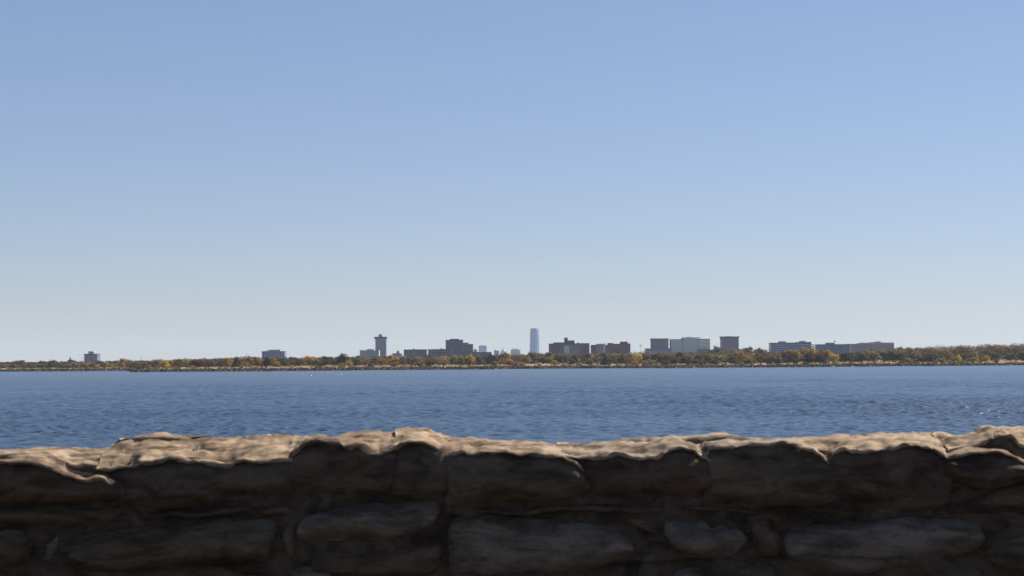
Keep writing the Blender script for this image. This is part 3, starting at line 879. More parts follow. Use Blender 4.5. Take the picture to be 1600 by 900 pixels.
# 7 towered brick block
b = Bld('brick_hospital_block', 'dark red brick block with a square chimney-like tower and glazed centre', 3200, 889)
b.blk('wing', 'brick', 858, 865, 537.4, 0.4)
b.blk('wing', 'brick', 865, 882, 535.6, 0.0)
b.blk('tower', 'brick', 882.2, 887.4, 528.2, 2, 16)
b.blk('wing', 'brick', 887.4, 898, 532.4, 3, 20)
b.blk('wing', 'brick', 882, 905, 536.6, 0.8)
b.blk('wing', 'brick', 905, 921.2, 536.8, 0.0)
b.blk('roof_unit', 'dark_roof', 902.2, 904.8, 535.2, 4, 8, 537)
for x0, x1, y in ((858, 865, 537.4), (865, 882, 535.6), (882.2, 887.4, 528.2), (887.4, 898, 532.4), (905, 921.2, 536.8)):
    b.blk('parapet', 'dark_roof', x0 - .1, x1 + .1, y - 0.6, -0.6 + (3 if y == 532.4 else 1.5 if y == 528.2 else 0), 12, y + 0.6)
b.blk('atrium_glass', 'glass_pale', 881.3, 889.6, 540, -0.3, 8)
b.blk('atrium_glass', 'glass_teal', 890.2, 905.8, 539, -0.1, 8)
b.posts('mullion', 'concrete', fr(882, 889, 5), 0.3, 540, proud=0.7)
b.posts('mullion', 'concrete_dark', fr(891, 905, 7), 0.3, 539, proud=0.5)
b.windows(859, 865, 3, fr(540, 552, 5), 1.1)
b.windows(866, 880.6, 7, fr(539, 552, 6), 1.1)
b.windows(906.6, 920.6, 7, fr(540, 552, 5), 1.1)
# 8 low brick block
b = Bld('brick_hospital_block', 'lower dark red brick block with a pale stair tower and glazed left wing', 3250, 954)
b.blk('wing', 'brick', 924, 932, 539.4)
b.blk('wing', 'glass_blue', 932, 943, 537.2, 0.6)
b.blk('stair_tower', 'pale', 943, 946.2, 536.6, -0.3, 12)
b.blk('wing', 'brick', 946.2, 950.3, 539, 0.2)
b.blk('wing', 'brick', 950.3, 958, 536.4, 0.1)
b.blk('wing', 'brick', 958, 970, 537.6, 0.3)
b.blk('wing', 'brick', 970, 981, 534.2, 0.0)
b.blk('wing', 'brick', 981, 985.2, 536.6, 0.4)
for x0, x1, y in ((924, 932, 539.4), (950.3, 958, 536.4), (958, 970, 537.6), (970, 981, 534.2)):
    b.blk('parapet', 'dark_roof', x0 - .1, x1 + .1, y - 0.5, -0.5, 12, y + 0.7)
b.bands('spandrel', 'concrete', 932.4, 942.8, fr(539, 551, 5), 0.5, 0.6)
b.windows(925, 931.6, 3, fr(542, 552, 4), 1.1)
b.windows(951, 980.6, 12, fr(540.5, 552, 5), 1.1)
# 9 purple-grey block
b = Bld('office_block', 'square mauve-grey office block with a pale jagged roof slab on a low podium', 3400, 1031)
b.blk('wall', 'purple', 1018.2, 1044.8, 530.4)
b.blk('roof', 'pale', 1017.2, 1046, 528.8, -1.2, 29, 529.8)
b.blk('parapet', 'dark_roof', 1017.9, 1045.2, 529.8, -0.6, 27, 531.4)
for x in (1020, 1024.6, 1030, 1036, 1041):
    b.blk('roof_unit', 'pale', x, x + 2, 527.8 + 0.3 * (x % 3), 5, 8, 528.9)
b.posts('pier', 'purple', fr(1018.8, 1044.2, 12), 0.6, 531.4)
b.bands('window_band', 'glass_blue', 1018.6, 1044.4, fr(533, 545, 7), 1.1, proud=0.2)
b.blk('podium', 'glass_blue', 1008.4, 1045.8, 545.2, -9, 30)
b.blk('podium_parapet', 'concrete_dark', 1008.2, 1046, 544.5, -9.5, 31, 545.8)
# 10 pale glass trio
b = Bld('glass_office_block', 'pale grey-green glass block in three parts with a taller capped centre', 3300, 1079)
b.blk('wall', 'glass_pale', 1048.6, 1066.8, 530.4, 1)
b.blk('wall', 'glass_pale', 1067.6, 1091.2, 528.6, 0)
b.blk('wall', 'pale', 1092, 1108.8, 530, 1.2)
b.blk('parapet', 'dark_roof', 1048.4, 1066.9, 530, 0.3, 26, 530.9)
b.blk('parapet', 'dark_roof', 1092, 1109, 529.4, 0.6, 26, 530.4)
b.blk('roof', 'pale', 1066.6, 1095, 527.2, -1.5, 29, 528.5)
b.blk('roof_unit', 'concrete', 1074, 1081, 526.4, 6, 8, 527.4)
b.blk('corner_pier', 'dark_roof', 1066.8, 1067.6, 529, 0.4, 20)
b.blk('corner_pier', 'dark_roof', 1091.2, 1092, 529.4, 0.4, 20)
b.blk('corner_pier', 'dark_roof', 1048, 1048.7, 530.4, 0.6, 20)
b.blk('corner_pier', 'pale', 1108.8, 1109.8, 529.8, 0.6, 20)
b.posts('mullion', 'concrete', fr(1050.6, 1065.4, 7), 0.3, 531, d0=1, proud=0.5)
b.posts('mullion', 'concrete', fr(1069.6, 1089.6, 9), 0.3, 529.2, proud=0.5)
b.bands('transom', 'concrete', 1048.8, 1066.6, fr(532.6, 550, 8), 0.35, 1, proud=0.4)
b.bands('transom', 'concrete', 1067.8, 1091, fr(531, 550, 9), 0.35, 0, proud=0.4)
b.bands('window_band', 'glass_pale', 1092.2, 1108.6, fr(532, 543, 6), 1.1, 1.2, proud=0.3)
b.blk('base_wing', 'concrete_dark', 1090, 1109, 545.2, -4, 20)
b.bands('window_band', 'glass_dark', 1090.4, 1108.8, [546.8], 1.4, -4, proud=0.4)
# 11 capped block
b = Bld('office_block', 'square grey-mauve office tower with an overhanging flat roof cap', 3400, 1141)
b.blk('wall', 'purple', 1128, 1154.6, 527.6)
b.blk('roof', 'concrete', 1126.4, 1156, 525.6, -1.5, 29, 526.6)
b.blk('roof_unit', 'concrete', 1136, 1142, 525, 5, 10, 525.8)
b.blk('parapet', 'dark_roof', 1127.6, 1155, 526.6, -0.7, 27, 528.6)
b.posts('pier', 'purple', fr(1128.6, 1154, 12), 0.6, 528.6)
b.bands('window_band', 'glass_blue', 1128.4, 1154.2, fr(530.4, 546, 8), 1.1, proud=0.2)
# 12 banded office with sunlit end
b = Bld('banded_office_block', 'long blue office block with pale storey bands and a sunlit white end', 2900, 1240)
b.blk('wall', 'glass_blue', 1205, 1246, 536)
b.blk('wall', 'glass_blue', 1246, 1268, 535, -1.5)
xa, xb = b.X(1268), b.X(1276)
MB().prism([(xa, b.Y - 1.5), (xb, b.Y + 22), (xb - 2, b.Y + 30), (xa, b.Y + 24)], GROUND_B, b.Z(1272, 535.2)).build('end_wall', M['pale'], b.root, origin=b.o)
for y in (537.4, 540.4, 543.4):
    MB().prism([(xa + 0.6, b.Y - 0.1), (xb - 0.6, b.Y + 20.2), (xb - 2, b.Y + 26), (xa, b.Y + 20)], b.Z(1272, y + 1.3), b.Z(1272, y)).build('window_band', M['glass_dark'], b.root, origin=(b.o[0] - 0.35, b.o[1] + 0.2, b.o[2]))
b.blk('parapet', 'concrete_dark', 1204.8, 1246, 535.3, -0.5, 25, 536.8)
b.blk('parapet', 'concrete_dark', 1246, 1268, 534.4, -2, 26, 535.8)
b.blk('penthouse', 'concrete', 1219, 1229, 533.2, 5, 14, 535.6)
b.blk('penthouse', 'concrete', 1252, 1260, 532.6, 4, 14, 534.8)
b.bands('spandrel', 'pale_panel', 1205.2, 1246, [538.6, 542, 545.4, 548.8], 0.9)
b.bands('spandrel', 'pale_panel', 1246, 1267.8, [538, 541.4, 544.8, 548.2], 0.9, -1.5)
b.posts('corner_pier', 'concrete', [1246], 0.6, 535.4, proud=2.1)
# 13 second banded office
b = Bld('banded_office_block', 'lower blue office block with thin bands and a small crane-like mast on top', 2900, 1302)
b.blk('wall', 'glass_blue', 1277.5, 1327.6, 538.6)
b.blk('parapet', 'concrete_dark', 1277.3, 1327.8, 537.8, -0.5, 25, 539.4)
b.blk('penthouse', 'blue_panel', 1293, 1305, 535.4, 5, 14, 538)
b.blk('roof_unit', 'concrete', 1325.2, 1327.4, 537.2, 5, 8, 538)
b.bands('spandrel', 'blue_panel', 1277.8, 1327.4, [541.4, 544.6, 547.8], 0.8)
b.posts('pier', 'concrete_dark', fr(1279, 1326, 12), 0.3, 539.4, proud=0.25)
xm = b.X(1306)
MB().tube([(xm, b.Y + 8, b.Z(1306, 538)), (xm, b.Y + 8, b.Z(1306, 532.6))], [0.3, 0.25], 6).build('mast', M['steel'], b.root, origin=b.o)
MB().box(xm - 1.9, xm + 2.4, b.Y + 7.6, b.Y + 8.4, b.Z(1306, 533.6), b.Z(1306, 532.7)).build('mast_arm', M['steel'], b.root, origin=b.o)
# 14 long grey-brown block
b = Bld('masonry_block', 'long grey-brown masonry block with stepped roofline, rightmost building', 3900, 1364)
b.blk('wing', 'grey_masonry', 1331, 1342, 537.2, 0.5)
b.blk('wing', 'grey_masonry', 1342, 1353, 536.2, 0)
b.blk('wing', 'grey_masonry', 1353, 1363, 535.4, 0.6)
b.blk('wing', 'grey_masonry', 1363, 1378, 534.6, 0)
b.blk('wing', 'grey_masonry', 1378, 1397.4, 535.2, 0.7)
b.blk('penthouse', 'grey_masonry', 1370, 1376.6, 533.4, 5, 12, 534.8)
b.blk('roof_unit', 'concrete_dark', 1346, 1350, 535.4, 5, 12, 536.4)
b.bands('window_band', 'glass_dark', 1332, 1396.8, [539, 542.2, 545.4], 1.0, proud=0.2)
b.posts('pier', 'grey_masonry', fr(1331.6, 1396.8, 18), 0.7, 537.6, proud=0.7)
# small things between
b = Bld('house', 'low building with a pale roof among the trees below the capped block', 2500, 1132)
b.blk('wall', 'brick_grey', 1124, 1140, 551.8)
b.blk('roof', 'pale', 1123.4, 1138, 550.6, -1, 14, 552)
b.bands('window_band', 'glass_dark', 1125, 1139, [553], 1.0)
b = Bld('house', 'low building with an orange-brown roof among trees below the pale glass block', 2500, 1093)
b.blk('wall', 'brick_grey', 1089, 1098, 552.6)
m_ = facade('terracotta_roof', (0.30, 0.13, 0.08), 0.8); M['terracotta'] = m_
b.blk('roof', 'terracotta', 1088.6, 1097.6, 551.4, -1, 14, 553)
b.bands('window_band', 'glass_dark', 1090, 1097, [554], 1.0)
b = Bld('house', 'tiny low house with a white roof in the trees left of the blue cube block', 2750, 94)
b.blk('wall', 'concrete', 92, 96.5, 570.4)
b.blk('roof', 'white', 91.6, 96.6, 569.8, -1, 10, 570.6)
b.bands('window_band', 'glass_dark', 92.4, 96, [571.2], 0.7)
# church with a steeple at the far left
b = Bld('church', 'church steeple rising thinly over the trees left of the blue cube block', 3300, 109)
b.blk('nave', 'brick_grey', 105.5, 113, 564.6)
b.blk('belfry', 'pale', 107.6, 110.6, 562.2, 1, 4)
cx = b.X(109.1); s_ = 3300 / FPX
MB().prism([(cx - 1.5 * s_, b.Y + 1), (cx + 1.5 * s_, b.Y + 1), (cx + 1.5 * s_, b.Y + 5), (cx - 1.5 * s_, b.Y + 5)], b.Z(109, 562.2), b.Z(109, 557),
           [(cx - .1, b.Y + 2.9), (cx + .1, b.Y + 2.9), (cx + .1, b.Y + 3.1), (cx - .1, b.Y + 3.1)]).build('spire', M['concrete_dark'], b.root, origin=b.o)


def pole(px, yt, Y, label, arm=2.0, r=0.28):
    X = at(px, 560, Y).x
    zb = ground_z(X, Y) - 0.3
    zt = at(px, yt, Y).z
    root = empty('light_pole', (X, Y, zb)); tag(root, label, 'light pole', 'light poles above the treeline')
    MB().tube([(0, 0, 0), (0, 0, zt - zb)], [r * 1.3, r * 0.8], 8).build('pole', M['steel'], root)
    MB().box(-arm, arm, -0.3, 0.3, zt - zb - 0.2, zt - zb + 0.5).build('lamp_head', M['concrete_dark'], root)


pole(1001.4, 539.8, 2500, 'light pole with a wide crossbar just left of the mauve-grey block', 2.0)
pole(221, 557.5, 2700, 'thin bare pole above the golden trees right of the blue cube block', 0.7)
pole(78.5, 562.2, 2900, 'light pole left of the church steeple', 0.8)
pole(83.5, 561.8, 2900, 'light pole close left of the church steeple', 0.8)
pole(128.6, 559.2, 2900, 'light pole touching the left edge of the blue cube block', 0.6)
pole(385.5, 552.8, 2700, 'short pole above trees left of the wide low block', 0.7)


def buoy(px, py, label):
    Y = FPX * CAMZ / (py - horizon_y(px))
    p = at(px, py, Y)
    root = empty('buoy', (p.x, Y, 0)); tag(root, label, 'buoy', 'white buoys on the lake')
    MB().tube([(0, 0, -0.3), (0, 0, 0.0), (0, 0, 0.35), (0, 0, 0.5)], [0.3, 0.42, 0.36, 0.15], 10).build('float', M['white'], root, smooth=True)
    MB().tube([(0, 0, 0.45), (0, 0, 1.1)], [0.1, 0.06], 6).build('top_mark', M['white'], root)


buoy(486, 587.5, 'white buoy on the water nearest the wide low blue block')
buoy(533, 585.5, 'white buoy on the water left of the balconied tower')
buoy(1439, 573.6, 'white buoy close to the shore below the right-hand woods')


def bird(px, py, Y, label, span=0.5):
    p = at(px, py, Y)
    root = empty('bird', p); tag(root, label, 'bird', 'birds in the sky')
    MB().tube([(0, -.2, 0), (0, -.1, .02), (0, .05, .02), (0, .2, 0)], [.01, .05, .045, .012], 8).build('body', M['dark_roof'], root, smooth=True)
    for sx in (-1, 1):
        MB().prism([(0.02 * sx, -.08), (0.45 * span * sx, -.06), (span * sx, .03), (0.45 * span * sx, .06), (0.02 * sx, .07)][::sx], 0.0, 0.012).build('wing', M['dark_roof'], root).rotation_euler = (0, R(-22 * sx), 0)


bird(718, 497, 420, 'tiny dark bird low in the sky above the stepped block')
bird(515, 183, 420, 'tiny dark bird high in the open sky')
# red-roofed shed and pale vans in the park
b = Bld('park_shed', 'low red-roofed shed on the grass below the second banded office', 2040, 1335)
b.blk('wall', 'pale', 1331, 1343, 564.4, 0, 6)
b.blk('roof', 'terracotta', 1328.5, 1344, 562.6, -1, 8, 564.6)
b = Bld('parked_van', 'small white van parked on grass below the long grey-brown block', 2050, 1388, 'van')
b.blk('body', 'white', 1386.4, 1389.4, 561.4, 0, 2.0, 563.8)
b.blk('window', 'glass_dark', 1388.2, 1389.2, 561.9, -0.05, 1.0, 562.7)

# ------------------------------------------------------------------ trees
def tree_meshes(seed, kind):
    """crown (leaf clumps) and trunk of one tree, both of unit height and unit crown width"""
    r = random.Random(seed)
    cr, tk = MB(), MB()
    if kind == 'cone':
        for _ in range(420):
            z = 0.06 + 0.92 * (1 - math.sqrt(r.random()))
            rad = 0.5 * (1 - z) ** 0.75 * r.uniform(0.5, 1.05)
            a = r.uniform(0, 6.283)
            leaf(cr, r, Vector((rad * math.cos(a), rad * math.sin(a), z)), Vector((math.cos(a), math.sin(a), 0.2)), 0.07)
        tk.tube([(0, 0, -0.03), (0, 0, 0.5), (0, 0, 0.95)], [0.04, 0.025, 0.005], 6)
    else:
        low = {'round': 0.1, 'spread': 0.22, 'bush': -0.05, 'airy': 0.1}[kind]
        nl = {'round': 11, 'spread': 10, 'bush': 8, 'airy': 9}[kind]
        nq = {'round': 760, 'spread': 640, 'bush': 520, 'airy': 420}[kind]
        th = low + 0.14
        if kind != 'bush':
            tk.tube([(0, 0, -0.03), (0.01, 0, th * 0.5), (r.uniform(-.04, .04), r.uniform(-.04, .04), th)], [0.05, 0.036, 0.03], 7)
        lobes = []
        for i in range(nl):
            a = 6.283 * i / nl * 2.4 + r.uniform(-.4, .4)
            q = (i + 0.5) / nl
            rad = 0.36 * math.sqrt(r.uniform(0.15, 1)) * (1 - 0.45 * max(0, q - 0.5) * 2)
            z = low + 0.12 + (0.98 - low - 0.24) * q
            c = Vector((rad * math.cos(a), rad * math.sin(a), z))
            lr = r.uniform(0.13, 0.22)
            lobes.append((c, lr))
            b0 = Vector((0, 0, th * r.uniform(0.7, 1.0)))
            mid = b0.lerp(c, 0.5) + Vector((0, 0, -0.04))
            if kind == 'bush': b0 = Vector((c.x * 0.2, c.y * 0.2, -0.02))
            tk.tube([b0, mid, c], [0.022, 0.014, 0.005], 5)
        for _ in range(nq):
            c, lr = r.choice(lobes)
            d = Vector((r.gauss(0, 1), r.gauss(0, 1), r.gauss(0, 0.8)))
            d.normalize()
            p = c + d * lr * (r.random() ** 0.45) * 1.05
            if p.z < 0.01: p.z = 0.01 + r.random() * 0.05
            leaf(cr, r, p, d + Vector((0, 0, 0.3)), {'airy': 0.05}.get(kind, 0.062))
    return cr.mesh('crown_' + kind), tk.mesh('trunk_' + kind, True)


def leaf(mb, r, p, nrm, s):
    n = (nrm.normalized() + Vector((r.uniform(-1, 1), r.uniform(-1, 1), r.uniform(-1, 1))) * 0.9).normalized()
    a = n.orthogonal().normalized()
    a.rotate(Matrix.Rotation(r.uniform(0, 6.283), 3, n))
    b = n.cross(a)
    s *= r.uniform(0.6, 1.3)
    mb.add([p + a * s * r.uniform(.7, 1.2), p + b * s * 0.7, p - a * s * r.uniform(.7, 1.2), p - b * s * 0.7 + n * s * 0.3], [(0, 1, 2, 3)])


SHAPES = {}
for kind, cnt in (('round', 5), ('spread', 4), ('bush', 4), ('airy', 4), ('cone', 2)):
    SHAPES[kind] = [tree_meshes(hash(kind[0]) % 7 + 31 * i + len(kind) * 101, kind) for i in range(cnt)]
    for cme, tme in SHAPES[kind]:
        cme.materials.append(M['leaf_V']); tme.materials.append(M['trunk'])

# (pixel x, pixel y of the top, pixel width, leaf colour, kind, row)   rows: f at the water's edge, m on the grass, b behind, k far back
T = []
def add(s):
    for it in s.split(';'):
        it = it.strip()
        if it:
            x, y, w, c, k, r_ = it.split()
            T.append((float(x), float(y), float(w), c, k, r_))
K = {'r': 'round', 's': 'spread', 'b': 'bush', 'a': 'airy', 'c': 'cone'}
# left bay
add('''-14 567 18 B r b; 5 567.5 14 K r b; 13 566 13 B r b; 30 563.6 20 R r b; 50 566 15 B r b; 66 565 13 K r b; 80 564.6 14 B r m; 84 563.6 14 K r k; 100 565 16 V r b; 112 562.8 13 K r k;
118 567 14 T r m; 131 567 14 T s m; 145 568 12 V r m; 155 564.4 11 K r b; 164 566.4 11 G r m; 172 565 12 K r b; 182 564 12 V r b; 190 567.5 11 O r m; 194 560.8 16 G r b; 202 564 12 B r b;
51 571 16 R r m; 63 571.5 10 E r m; 22 570.5 13 R r m; 3 571 12 B r m; 40 571.5 12 K r m; 95 571 14 K r m; 108 571.5 12 B r m; 150 572 10 T b f; 140 574 10 V b f; 76 571 11 V r m''')
# peninsula
add('''213 567 18 V r f; 224 567.5 17 V r f; 232 565.5 13 D r m; 242 565 13 B r m; 249 561.8 13 B a b; 257 563.4 13 Y r m; 233 571 8 P b f; 266 564 13 G r m; 272 561.6 14 T a b; 281 561.4 16 V r m; 292 560 15 P a m;
304 562.6 15 D r m; 312 563 11 D r m; 318 560.8 13 B a b; 326 562.4 12 K r m; 336 560 14 B a b; 346 560 14 T r m; 356 559.6 17 G s m; 370 558.8 15 K r m; 378 570.4 7 P b f; 388 557.4 17 G r b; 397 558 13 R r b; 365 566 12 V r m; 300 571 9 G b f; 263 573 8 G b f; 245 573.5 10 T b f; 276 572.5 10 V b f''')
add('''404 560 13 O r m; 417 559.4 10 E r f; 427 560 14 O r m; 409 566 13 B a m; 440 559 15 B r b; 449 560.6 9 R a m; 458 558 14 K r b; 468 560 12 V r m; 485 557 20 G r b; 496 562 13 V r m; 506 557 15 K r b; 517 558 13 K r b; 528 557.5 13 B r b;
535 553.6 15 E r m; 545 563.4 14 G a f; 535 567.5 11 P b f; 556 562.5 12 K r m; 560 556 15 B r b; 571 557 22 T a m; 585 558 15 B a m; 578.5 567.4 10 E c f; 597 560 13 O r m; 499 570.5 11 E b f; 443 563 12 K r m; 475 564 10 V r m; 508 563 14 K r m; 524 562 12 B r m; 434 568 12 V b m''')
add('''604 557 15 B r b; 611 556.4 19 O r m; 619 559 12 G s m; 628 558 13 B a m; 640 561 13 K r m; 652 558.4 16 T s m; 655 566 17 V r f; 647 556 13 R a b; 668 553.5 15 R a b; 672.5 563 13 K r f; 682 560.4 10 O r m; 693 558.4 18 T a f; 692 556 14 G r b; 706 560 12 K r m; 710 556 12 G r b;
719 557.6 15 P s f; 734 555 17 G s f; 741 560 8 Y r m; 749 557.5 12 B r m; 762 558 13 B r b; 769 554 17 E r m; 771 565 12 V r f; 757 568 6 K b m; 786 552.6 13 R r b; 796 563 12 G r f; 791 551.2 10 O r b; 780 558 14 K r b; 724 568.5 5 E b m; 616 567.5 13 V r f; 632 567 8 R b m; 642 568 10 G b m''')
add('''806 556.6 13 B a b; 814 555 14 V r b; 822 557 12 T r m; 832 551.6 20 B r b; 805 565 14 V b f; 815 566 13 G b f; 835 564 12 R r m; 848 558 14 B r m; 856 562 12 K r m; 866 564 11 G r f; 872 557.4 13 E r m; 870 553.4 13 R r b; 881 553 12 V r b; 893 561.4 11 R r f; 897 556 12 E r m; 910 555 16 B r b; 925 555.6 11 O r b; 934 555.6 12 D r b;
921 562.6 12 V r f; 945.5 556.4 13 E c f; 960 553.6 20 V r m; 953 560 12 K r m; 970 557 13 K r m; 979 560.5 12 B r m; 989 560 12 G r f; 995 552.6 13 Y s m; 985 551.4 14 T a b; 968 550 14 R r b; 945 551 14 R r b; 918 552 12 B r b; 858 551 16 B r b; 903 568 6 K b m; 843 570 7 R b f; 880 570.5 8 V b f; 905 570.5 9 K b f''')
add('''1000 558 10 Y r m; 1009 554 15 D r m; 1007 564 12 T b f; 1016 561.6 13 P b f; 1026 553.4 20 K r m; 1040 556 18 B r m; 1047 551.5 14 V r b; 1063 550.4 15 E r b; 1055 558 17 B r f; 1072 556 18 B r f; 1080 551.6 14 B a b; 1092 554.6 15 R r m; 1088 562 15 K r f; 1108 554.6 14 V r m; 1122 556 18 V r m; 1116 562 14 K r f; 1104 549.8 14 B a b; 1120 542 15 K r k; 1113 546 14 B r k;
1150 550 10 O r m; 1159 549.8 9 O r m; 1143 558 14 K r f; 1165 556 15 T r m; 1134 554 12 T r m; 1180 551 16 G r b; 1168 560.4 14 V r f; 1190 546 16 B r b; 1168 542.6 15 K r k; 1185 544 14 B r k; 1160 546 13 B r k; 1027 567 8 T b f; 1040 563 15 B b f; 1175 562 12 V r f; 1188 556 14 R r m; 1100 565 12 K b f; 1152 560 9 O r m; 1155 565 12 V b f''')
add('''1205 553 15 V r f; 1214 551.4 13 T r m; 1224 550 13 R r m; 1233 546.6 14 G s m; 1245 547.4 18 O r m; 1256 544.4 15 G r m; 1240 553 20 K r f; 1270 543.6 13 G r m; 1262 552 20 E r f; 1284 546.4 18 O r m; 1295 547.6 13 G r m; 1302 553.6 14 Y s f; 1282 555 16 E r f; 1320 551.6 19 E r m; 1312 556 13 K r m; 1336 560 9 D r m; 1347 552 16 K s f; 1357 547.4 14 G r b; 1366 550.4 18 V s f; 1381 550.4 14 E s m; 1395 548.6 15 K r m; 1343 550 13 B r b; 1329 553 13 K r m; 1305 562 10 O a f; 1215 560 14 K r f; 1198 558 13 V r f; 1290 562 11 V b f; 1260 564 12 P b f''')
add('''1406 551.6 15 E r m; 1420 543 17 T r b; 1408 543 14 B r k; 1437 544.4 16 B r b; 1450 545 13 K r b; 1455 543 15 T a b; 1481 547.4 13 O r m; 1470 546 13 G r b; 1495 545.6 15 V r b; 1502 552 13 R r m; 1460 552 16 K r m; 1428 551 15 R r m; 1440 558.4 13 D r f; 1420 560.4 13 P r f; 1451 554 14 E r f; 1471 560.4 15 P r f; 1460 564 9 O b f; 1496 556 12 Y s f; 1511 551.6 16 K r m; 1524 552 9 G r m; 1519 559.6 17 P r f; 1541 556.6 10 Y s f; 1531 543 17 R r b; 1546 541 13 K r b; 1558 539.6 17 O r b; 1531 563 9 P b f; 1575 544 16 B r b; 1580 552 17 B r m; 1590 541 15 R r b; 1597 551 14 E r m; 1605 546 16 B r b; 1555 551 16 B r m; 1540 547.5 14 B r b; 1616 552 14 K r m; 1510 545 15 B r b; 1486 563 12 T b f; 1503 562 12 V b f; 1430 562 12 V b f; 1408 563 11 K b f; 1556 561 12 R b f''')

ROWD = {'f': 34, 'm': 160, 'b': 330, 'k': 700}
LM = [(141, 'blue cube block'), (427, 'wide blue block'), (580, 'balconied tower'), (649, 'piered wing'), (712, 'stepped block'), (754, 'pale blue cube'), (787, 'white dome'), (835, 'tall glass tower'),
      (889, 'towered brick block'), (954, 'lower brick block'), (1031, 'mauve-grey block'), (1079, 'pale glass block'), (1141, 'capped block'), (1232, 'sunlit-ended office'), (1302, 'mast-topped office'), (1364, 'grey-brown block')]
HALF = {141: 11, 427: 18, 580: 22, 649: 18, 712: 24, 754: 7, 787: 5, 835: 8, 889: 31, 954: 31, 1031: 22, 1079: 31, 1141: 15, 1232: 43, 1302: 25, 1364: 34}
ROWW = {'f': 'at the shore', 'm': 'mid-bank', 'b': 'in back row', 'k': 'on the far rise'}
ORD = ['first', 'second', 'third', 'fourth', 'fifth', 'sixth', 'seventh', 'eighth', 'ninth', 'tenth']
trng = random.Random(11)
made = []
for (px, yt, wpx, c, k, row) in T:
    kind = K[k]
    d = shore_dist(px) + ROWD[row] * trng.uniform(0.8, 1.2)
    X = at(px, 560, d).x
    zb = ground_z(X, d)
    zt = at(px, yt - 1.2, d).z
    h = max(2.0, zt - zb)
    w = wpx * d / FPX * 1.42
    lm = min(LM, key=lambda q: max(0, abs(px - q[0]) - HALF[q[0]]))
    dx = px - lm[0]
    pos = 'below' if abs(dx) <= HALF[lm[0]] + 2 else ('left of' if dx < 0 else 'right of')
    shape = {'round': 'tree', 'spread': 'spreading tree', 'bush': 'bush', 'airy': 'sparse tree', 'cone': 'conical tree'}[kind]
    cw = LEAF[c][0]
    made.append(dict(px=px, kind=kind, c=c, d=d, X=X, zb=zb, h=h, w=w, key=f'{cw} {shape} {ROWW[row]} {pos} {"" if lm[1].startswith("the") else "the "}{lm[1]}', row=row))
cnt = {}
for t in sorted(made, key=lambda q: q['px']):
    cnt.setdefault(t['key'], []).append(t)
for key, lst in cnt.items():
    for i, t in enumerate(lst):
        t['label'] = key if len(lst) == 1 else f'{key}, {ORD[i]} from left'
for t in made:
    cme, tme = SHAPES[t['kind']][trng.randrange(len(SHAPES[t['kind']]))]
    nm = {'bush': 'bush', 'cone': 'conifer'}.get(t['kind'], 'tree')
    root = empty(nm, (t['X'], t['d'], t['zb']))
    tag(root, t['label'], 'bush' if nm == 'bush' else 'tree', 'shrubs along the far shore' if nm == 'bush' else 'autumn trees along the far shore')
    sw = t['w']
    if nm == 'bush': sw = max(sw, t['h'] * 0.9)
    root.rotation_euler = (0, 0, trng.uniform(0, 6.28))
    for name, me, mt in (('crown', cme, M['leaf_' + t['c']]), ('trunk', tme, M['trunk'])):
        o = link_mesh(name, me, None, root)
        o.scale = (sw, sw, t['h'])
        o.material_slots[0].link = 'OBJECT'
        o.material_slots[0].material = mt

# far wood behind the countable trees: one mass
LINE = [(-120, 570), (0, 567.6), (60, 566.4), (150, 566), (200, 564.4), (230, 563.6), (300, 562.2), (350, 560), (400, 558.4), (450, 559), (500, 558.6), (540, 557), (600, 557), (650, 556.4), (700, 556), (760, 556), (800, 553),
        (850, 551.6), (900, 552.4), (950, 551.6), (1000, 550.4), (1050, 551), (1090, 549), (1110, 546.6), (1160, 545.4), (1200, 547), (1250, 549), (1320, 550), (1380, 546), (1420, 543), (1470, 540), (1520, 539), (1560, 538), (1600, 537), (1720, 535)]
wr = random.Random(5)
fw = {c: MB() for c in 'BRKV'}
for layer, (dist, dy, nn) in enumerate(((230, 5.5, 260), (450, 3.2, 330), (800, 1.2, 330), (1250, 0.0, 330))):
    for i in range(nn):
        px = -110 + 1820 * (i + wr.random()) / nn
        d = shore_dist(px) + dist * wr.uniform(0.85, 1.15)
        X = at(px, 560, d).x
        zb = ground_z(X, d)
        zt = at(px, interp(LINE, px) - 0.8 + dy + wr.uniform(-1.6, 2.0), d).z
        h = max(5, zt - zb)
        w = wr.uniform(9, 16) * (1 + layer * 0.15)
        mbx = fw[wr.choice('BBBRKKV')]
        for _ in range(130):
            v = Vector((wr.gauss(0, 1), wr.gauss(0, 1), wr.gauss(0, 1))).normalized() * (wr.random() ** 0.4)
            hc = min(h, 16)
            leaf(mbx, wr, Vector((X + v.x * w / 2, d + v.y * w / 2, zb + h - hc * 0.5 + v.z * hc * 0.5)), v, 1.15)
for c, mbx in fw.items():
    o = mbx.build('far_wood', M['leaf_' + c])
    tag(o, 'hazy mass of ' + LEAF[c][0] + ' woods behind the nearer trees', kind='stuff')

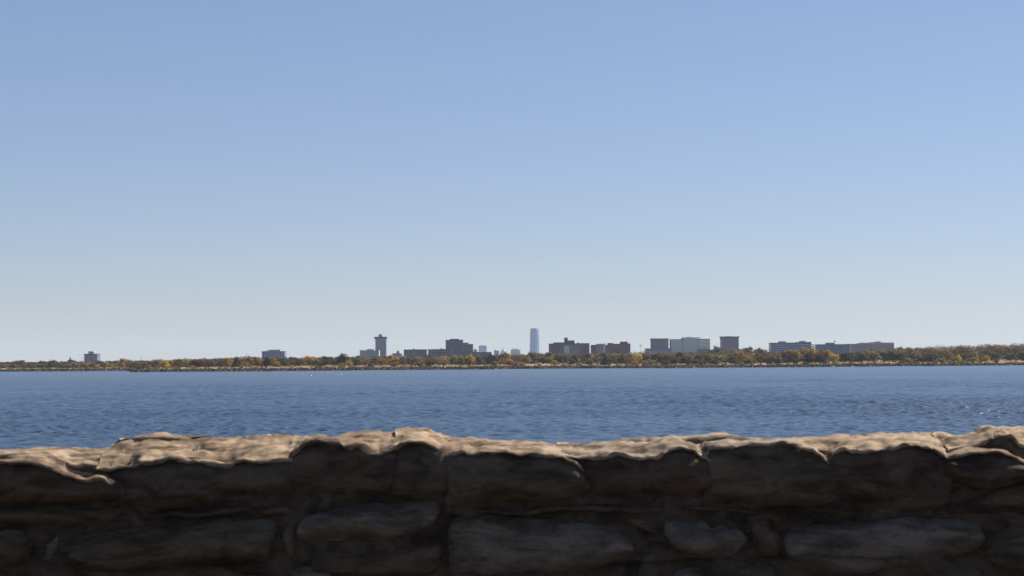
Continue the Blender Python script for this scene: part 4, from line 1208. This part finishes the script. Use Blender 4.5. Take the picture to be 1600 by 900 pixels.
# riprap along the water's edge, dry brush on the bank
mb = MB()
for i in range(8000):
    px = -60 + 1720 * wr.random()
    t = wr.uniform(-1.0, 6.0)
    d = shore_dist(px) + t
    X = at(px, 560, d).x
    z = ground_z(X, d)
    s = wr.uniform(0.4, 1.1)
    r3 = Matrix.Rotation(wr.uniform(0, 6.28), 3, Vector((wr.random(), wr.random(), wr.random())).normalized())
    c8 = [Vector((sx * wr.uniform(.6, 1), sy * wr.uniform(.6, 1), sz * wr.uniform(.5, .8))) for sz in (-1, 1) for sy in (-1, 1) for sx in (-1, 1)]
    mb.add([r3 @ (v * s) + Vector((X, d, max(z, -0.1) + 0.3)) for v in c8], [(0, 1, 3, 2), (4, 6, 7, 5), (0, 4, 5, 1), (1, 5, 7, 3), (3, 7, 6, 2), (2, 6, 4, 0)])
tag(mb.build('riprap_rocks', M['riprap']), 'dark red-brown rocks lining the far water edge', kind='stuff')
BR = {c: MB() for c in ('brush', 'leaf_K', 'leaf_R', 'leaf_D')}
for i in range(1000):
    px = -60 + 1720 * wr.random()
    dens = 0.5 + 0.9 * noise.noise(Vector((px * 0.035, 2.2, 0)))
    if wr.random() > dens + 0.25: continue
    d = shore_dist(px) + wr.choice((wr.uniform(4, 14), wr.uniform(4, 14), wr.uniform(4, 14), wr.uniform(30, 200)))
    X = at(px, 560, d).x
    z = ground_z(X, d)
    c = wr.choice(('brush', 'brush', 'leaf_K', 'leaf_R', 'leaf_D', 'leaf_R'))
    s = wr.uniform(0.9, 2.3)
    for _ in range(26):
        v = Vector((wr.gauss(0, 1), wr.gauss(0, 1), abs(wr.gauss(0, 1)))).normalized() * wr.random() ** 0.4
        leaf(BR[c], wr, Vector((X, d, z)) + Vector((v.x * s * 1.3, v.y * s, v.z * s * 1.1)), v, 0.55)
for c, mbx in BR.items():
    tag(mbx.build('shore_brush', M[c]), 'low dry brush and weeds along the far bank', kind='stuff')

# ------------------------------------------------------------------ haze
mh, nt, p = new_mat('haze')
nt.nodes.remove(p)
pv = nt.nodes.new('ShaderNodeVolumePrincipled')
pv.inputs['Color'].default_value = (0.76, 0.87, 1.0, 1)
pv.inputs['Density'].default_value = 0.00003
nt.links.new(pv.outputs[0], nt.nodes['Material Output'].inputs['Volume'])
o = MB().box(-17500, 17500, -1200, 23000, -4.0, 260).build('haze', mh)
tag(o, 'thin pale haze over the lake and skyline', kind='stuff')
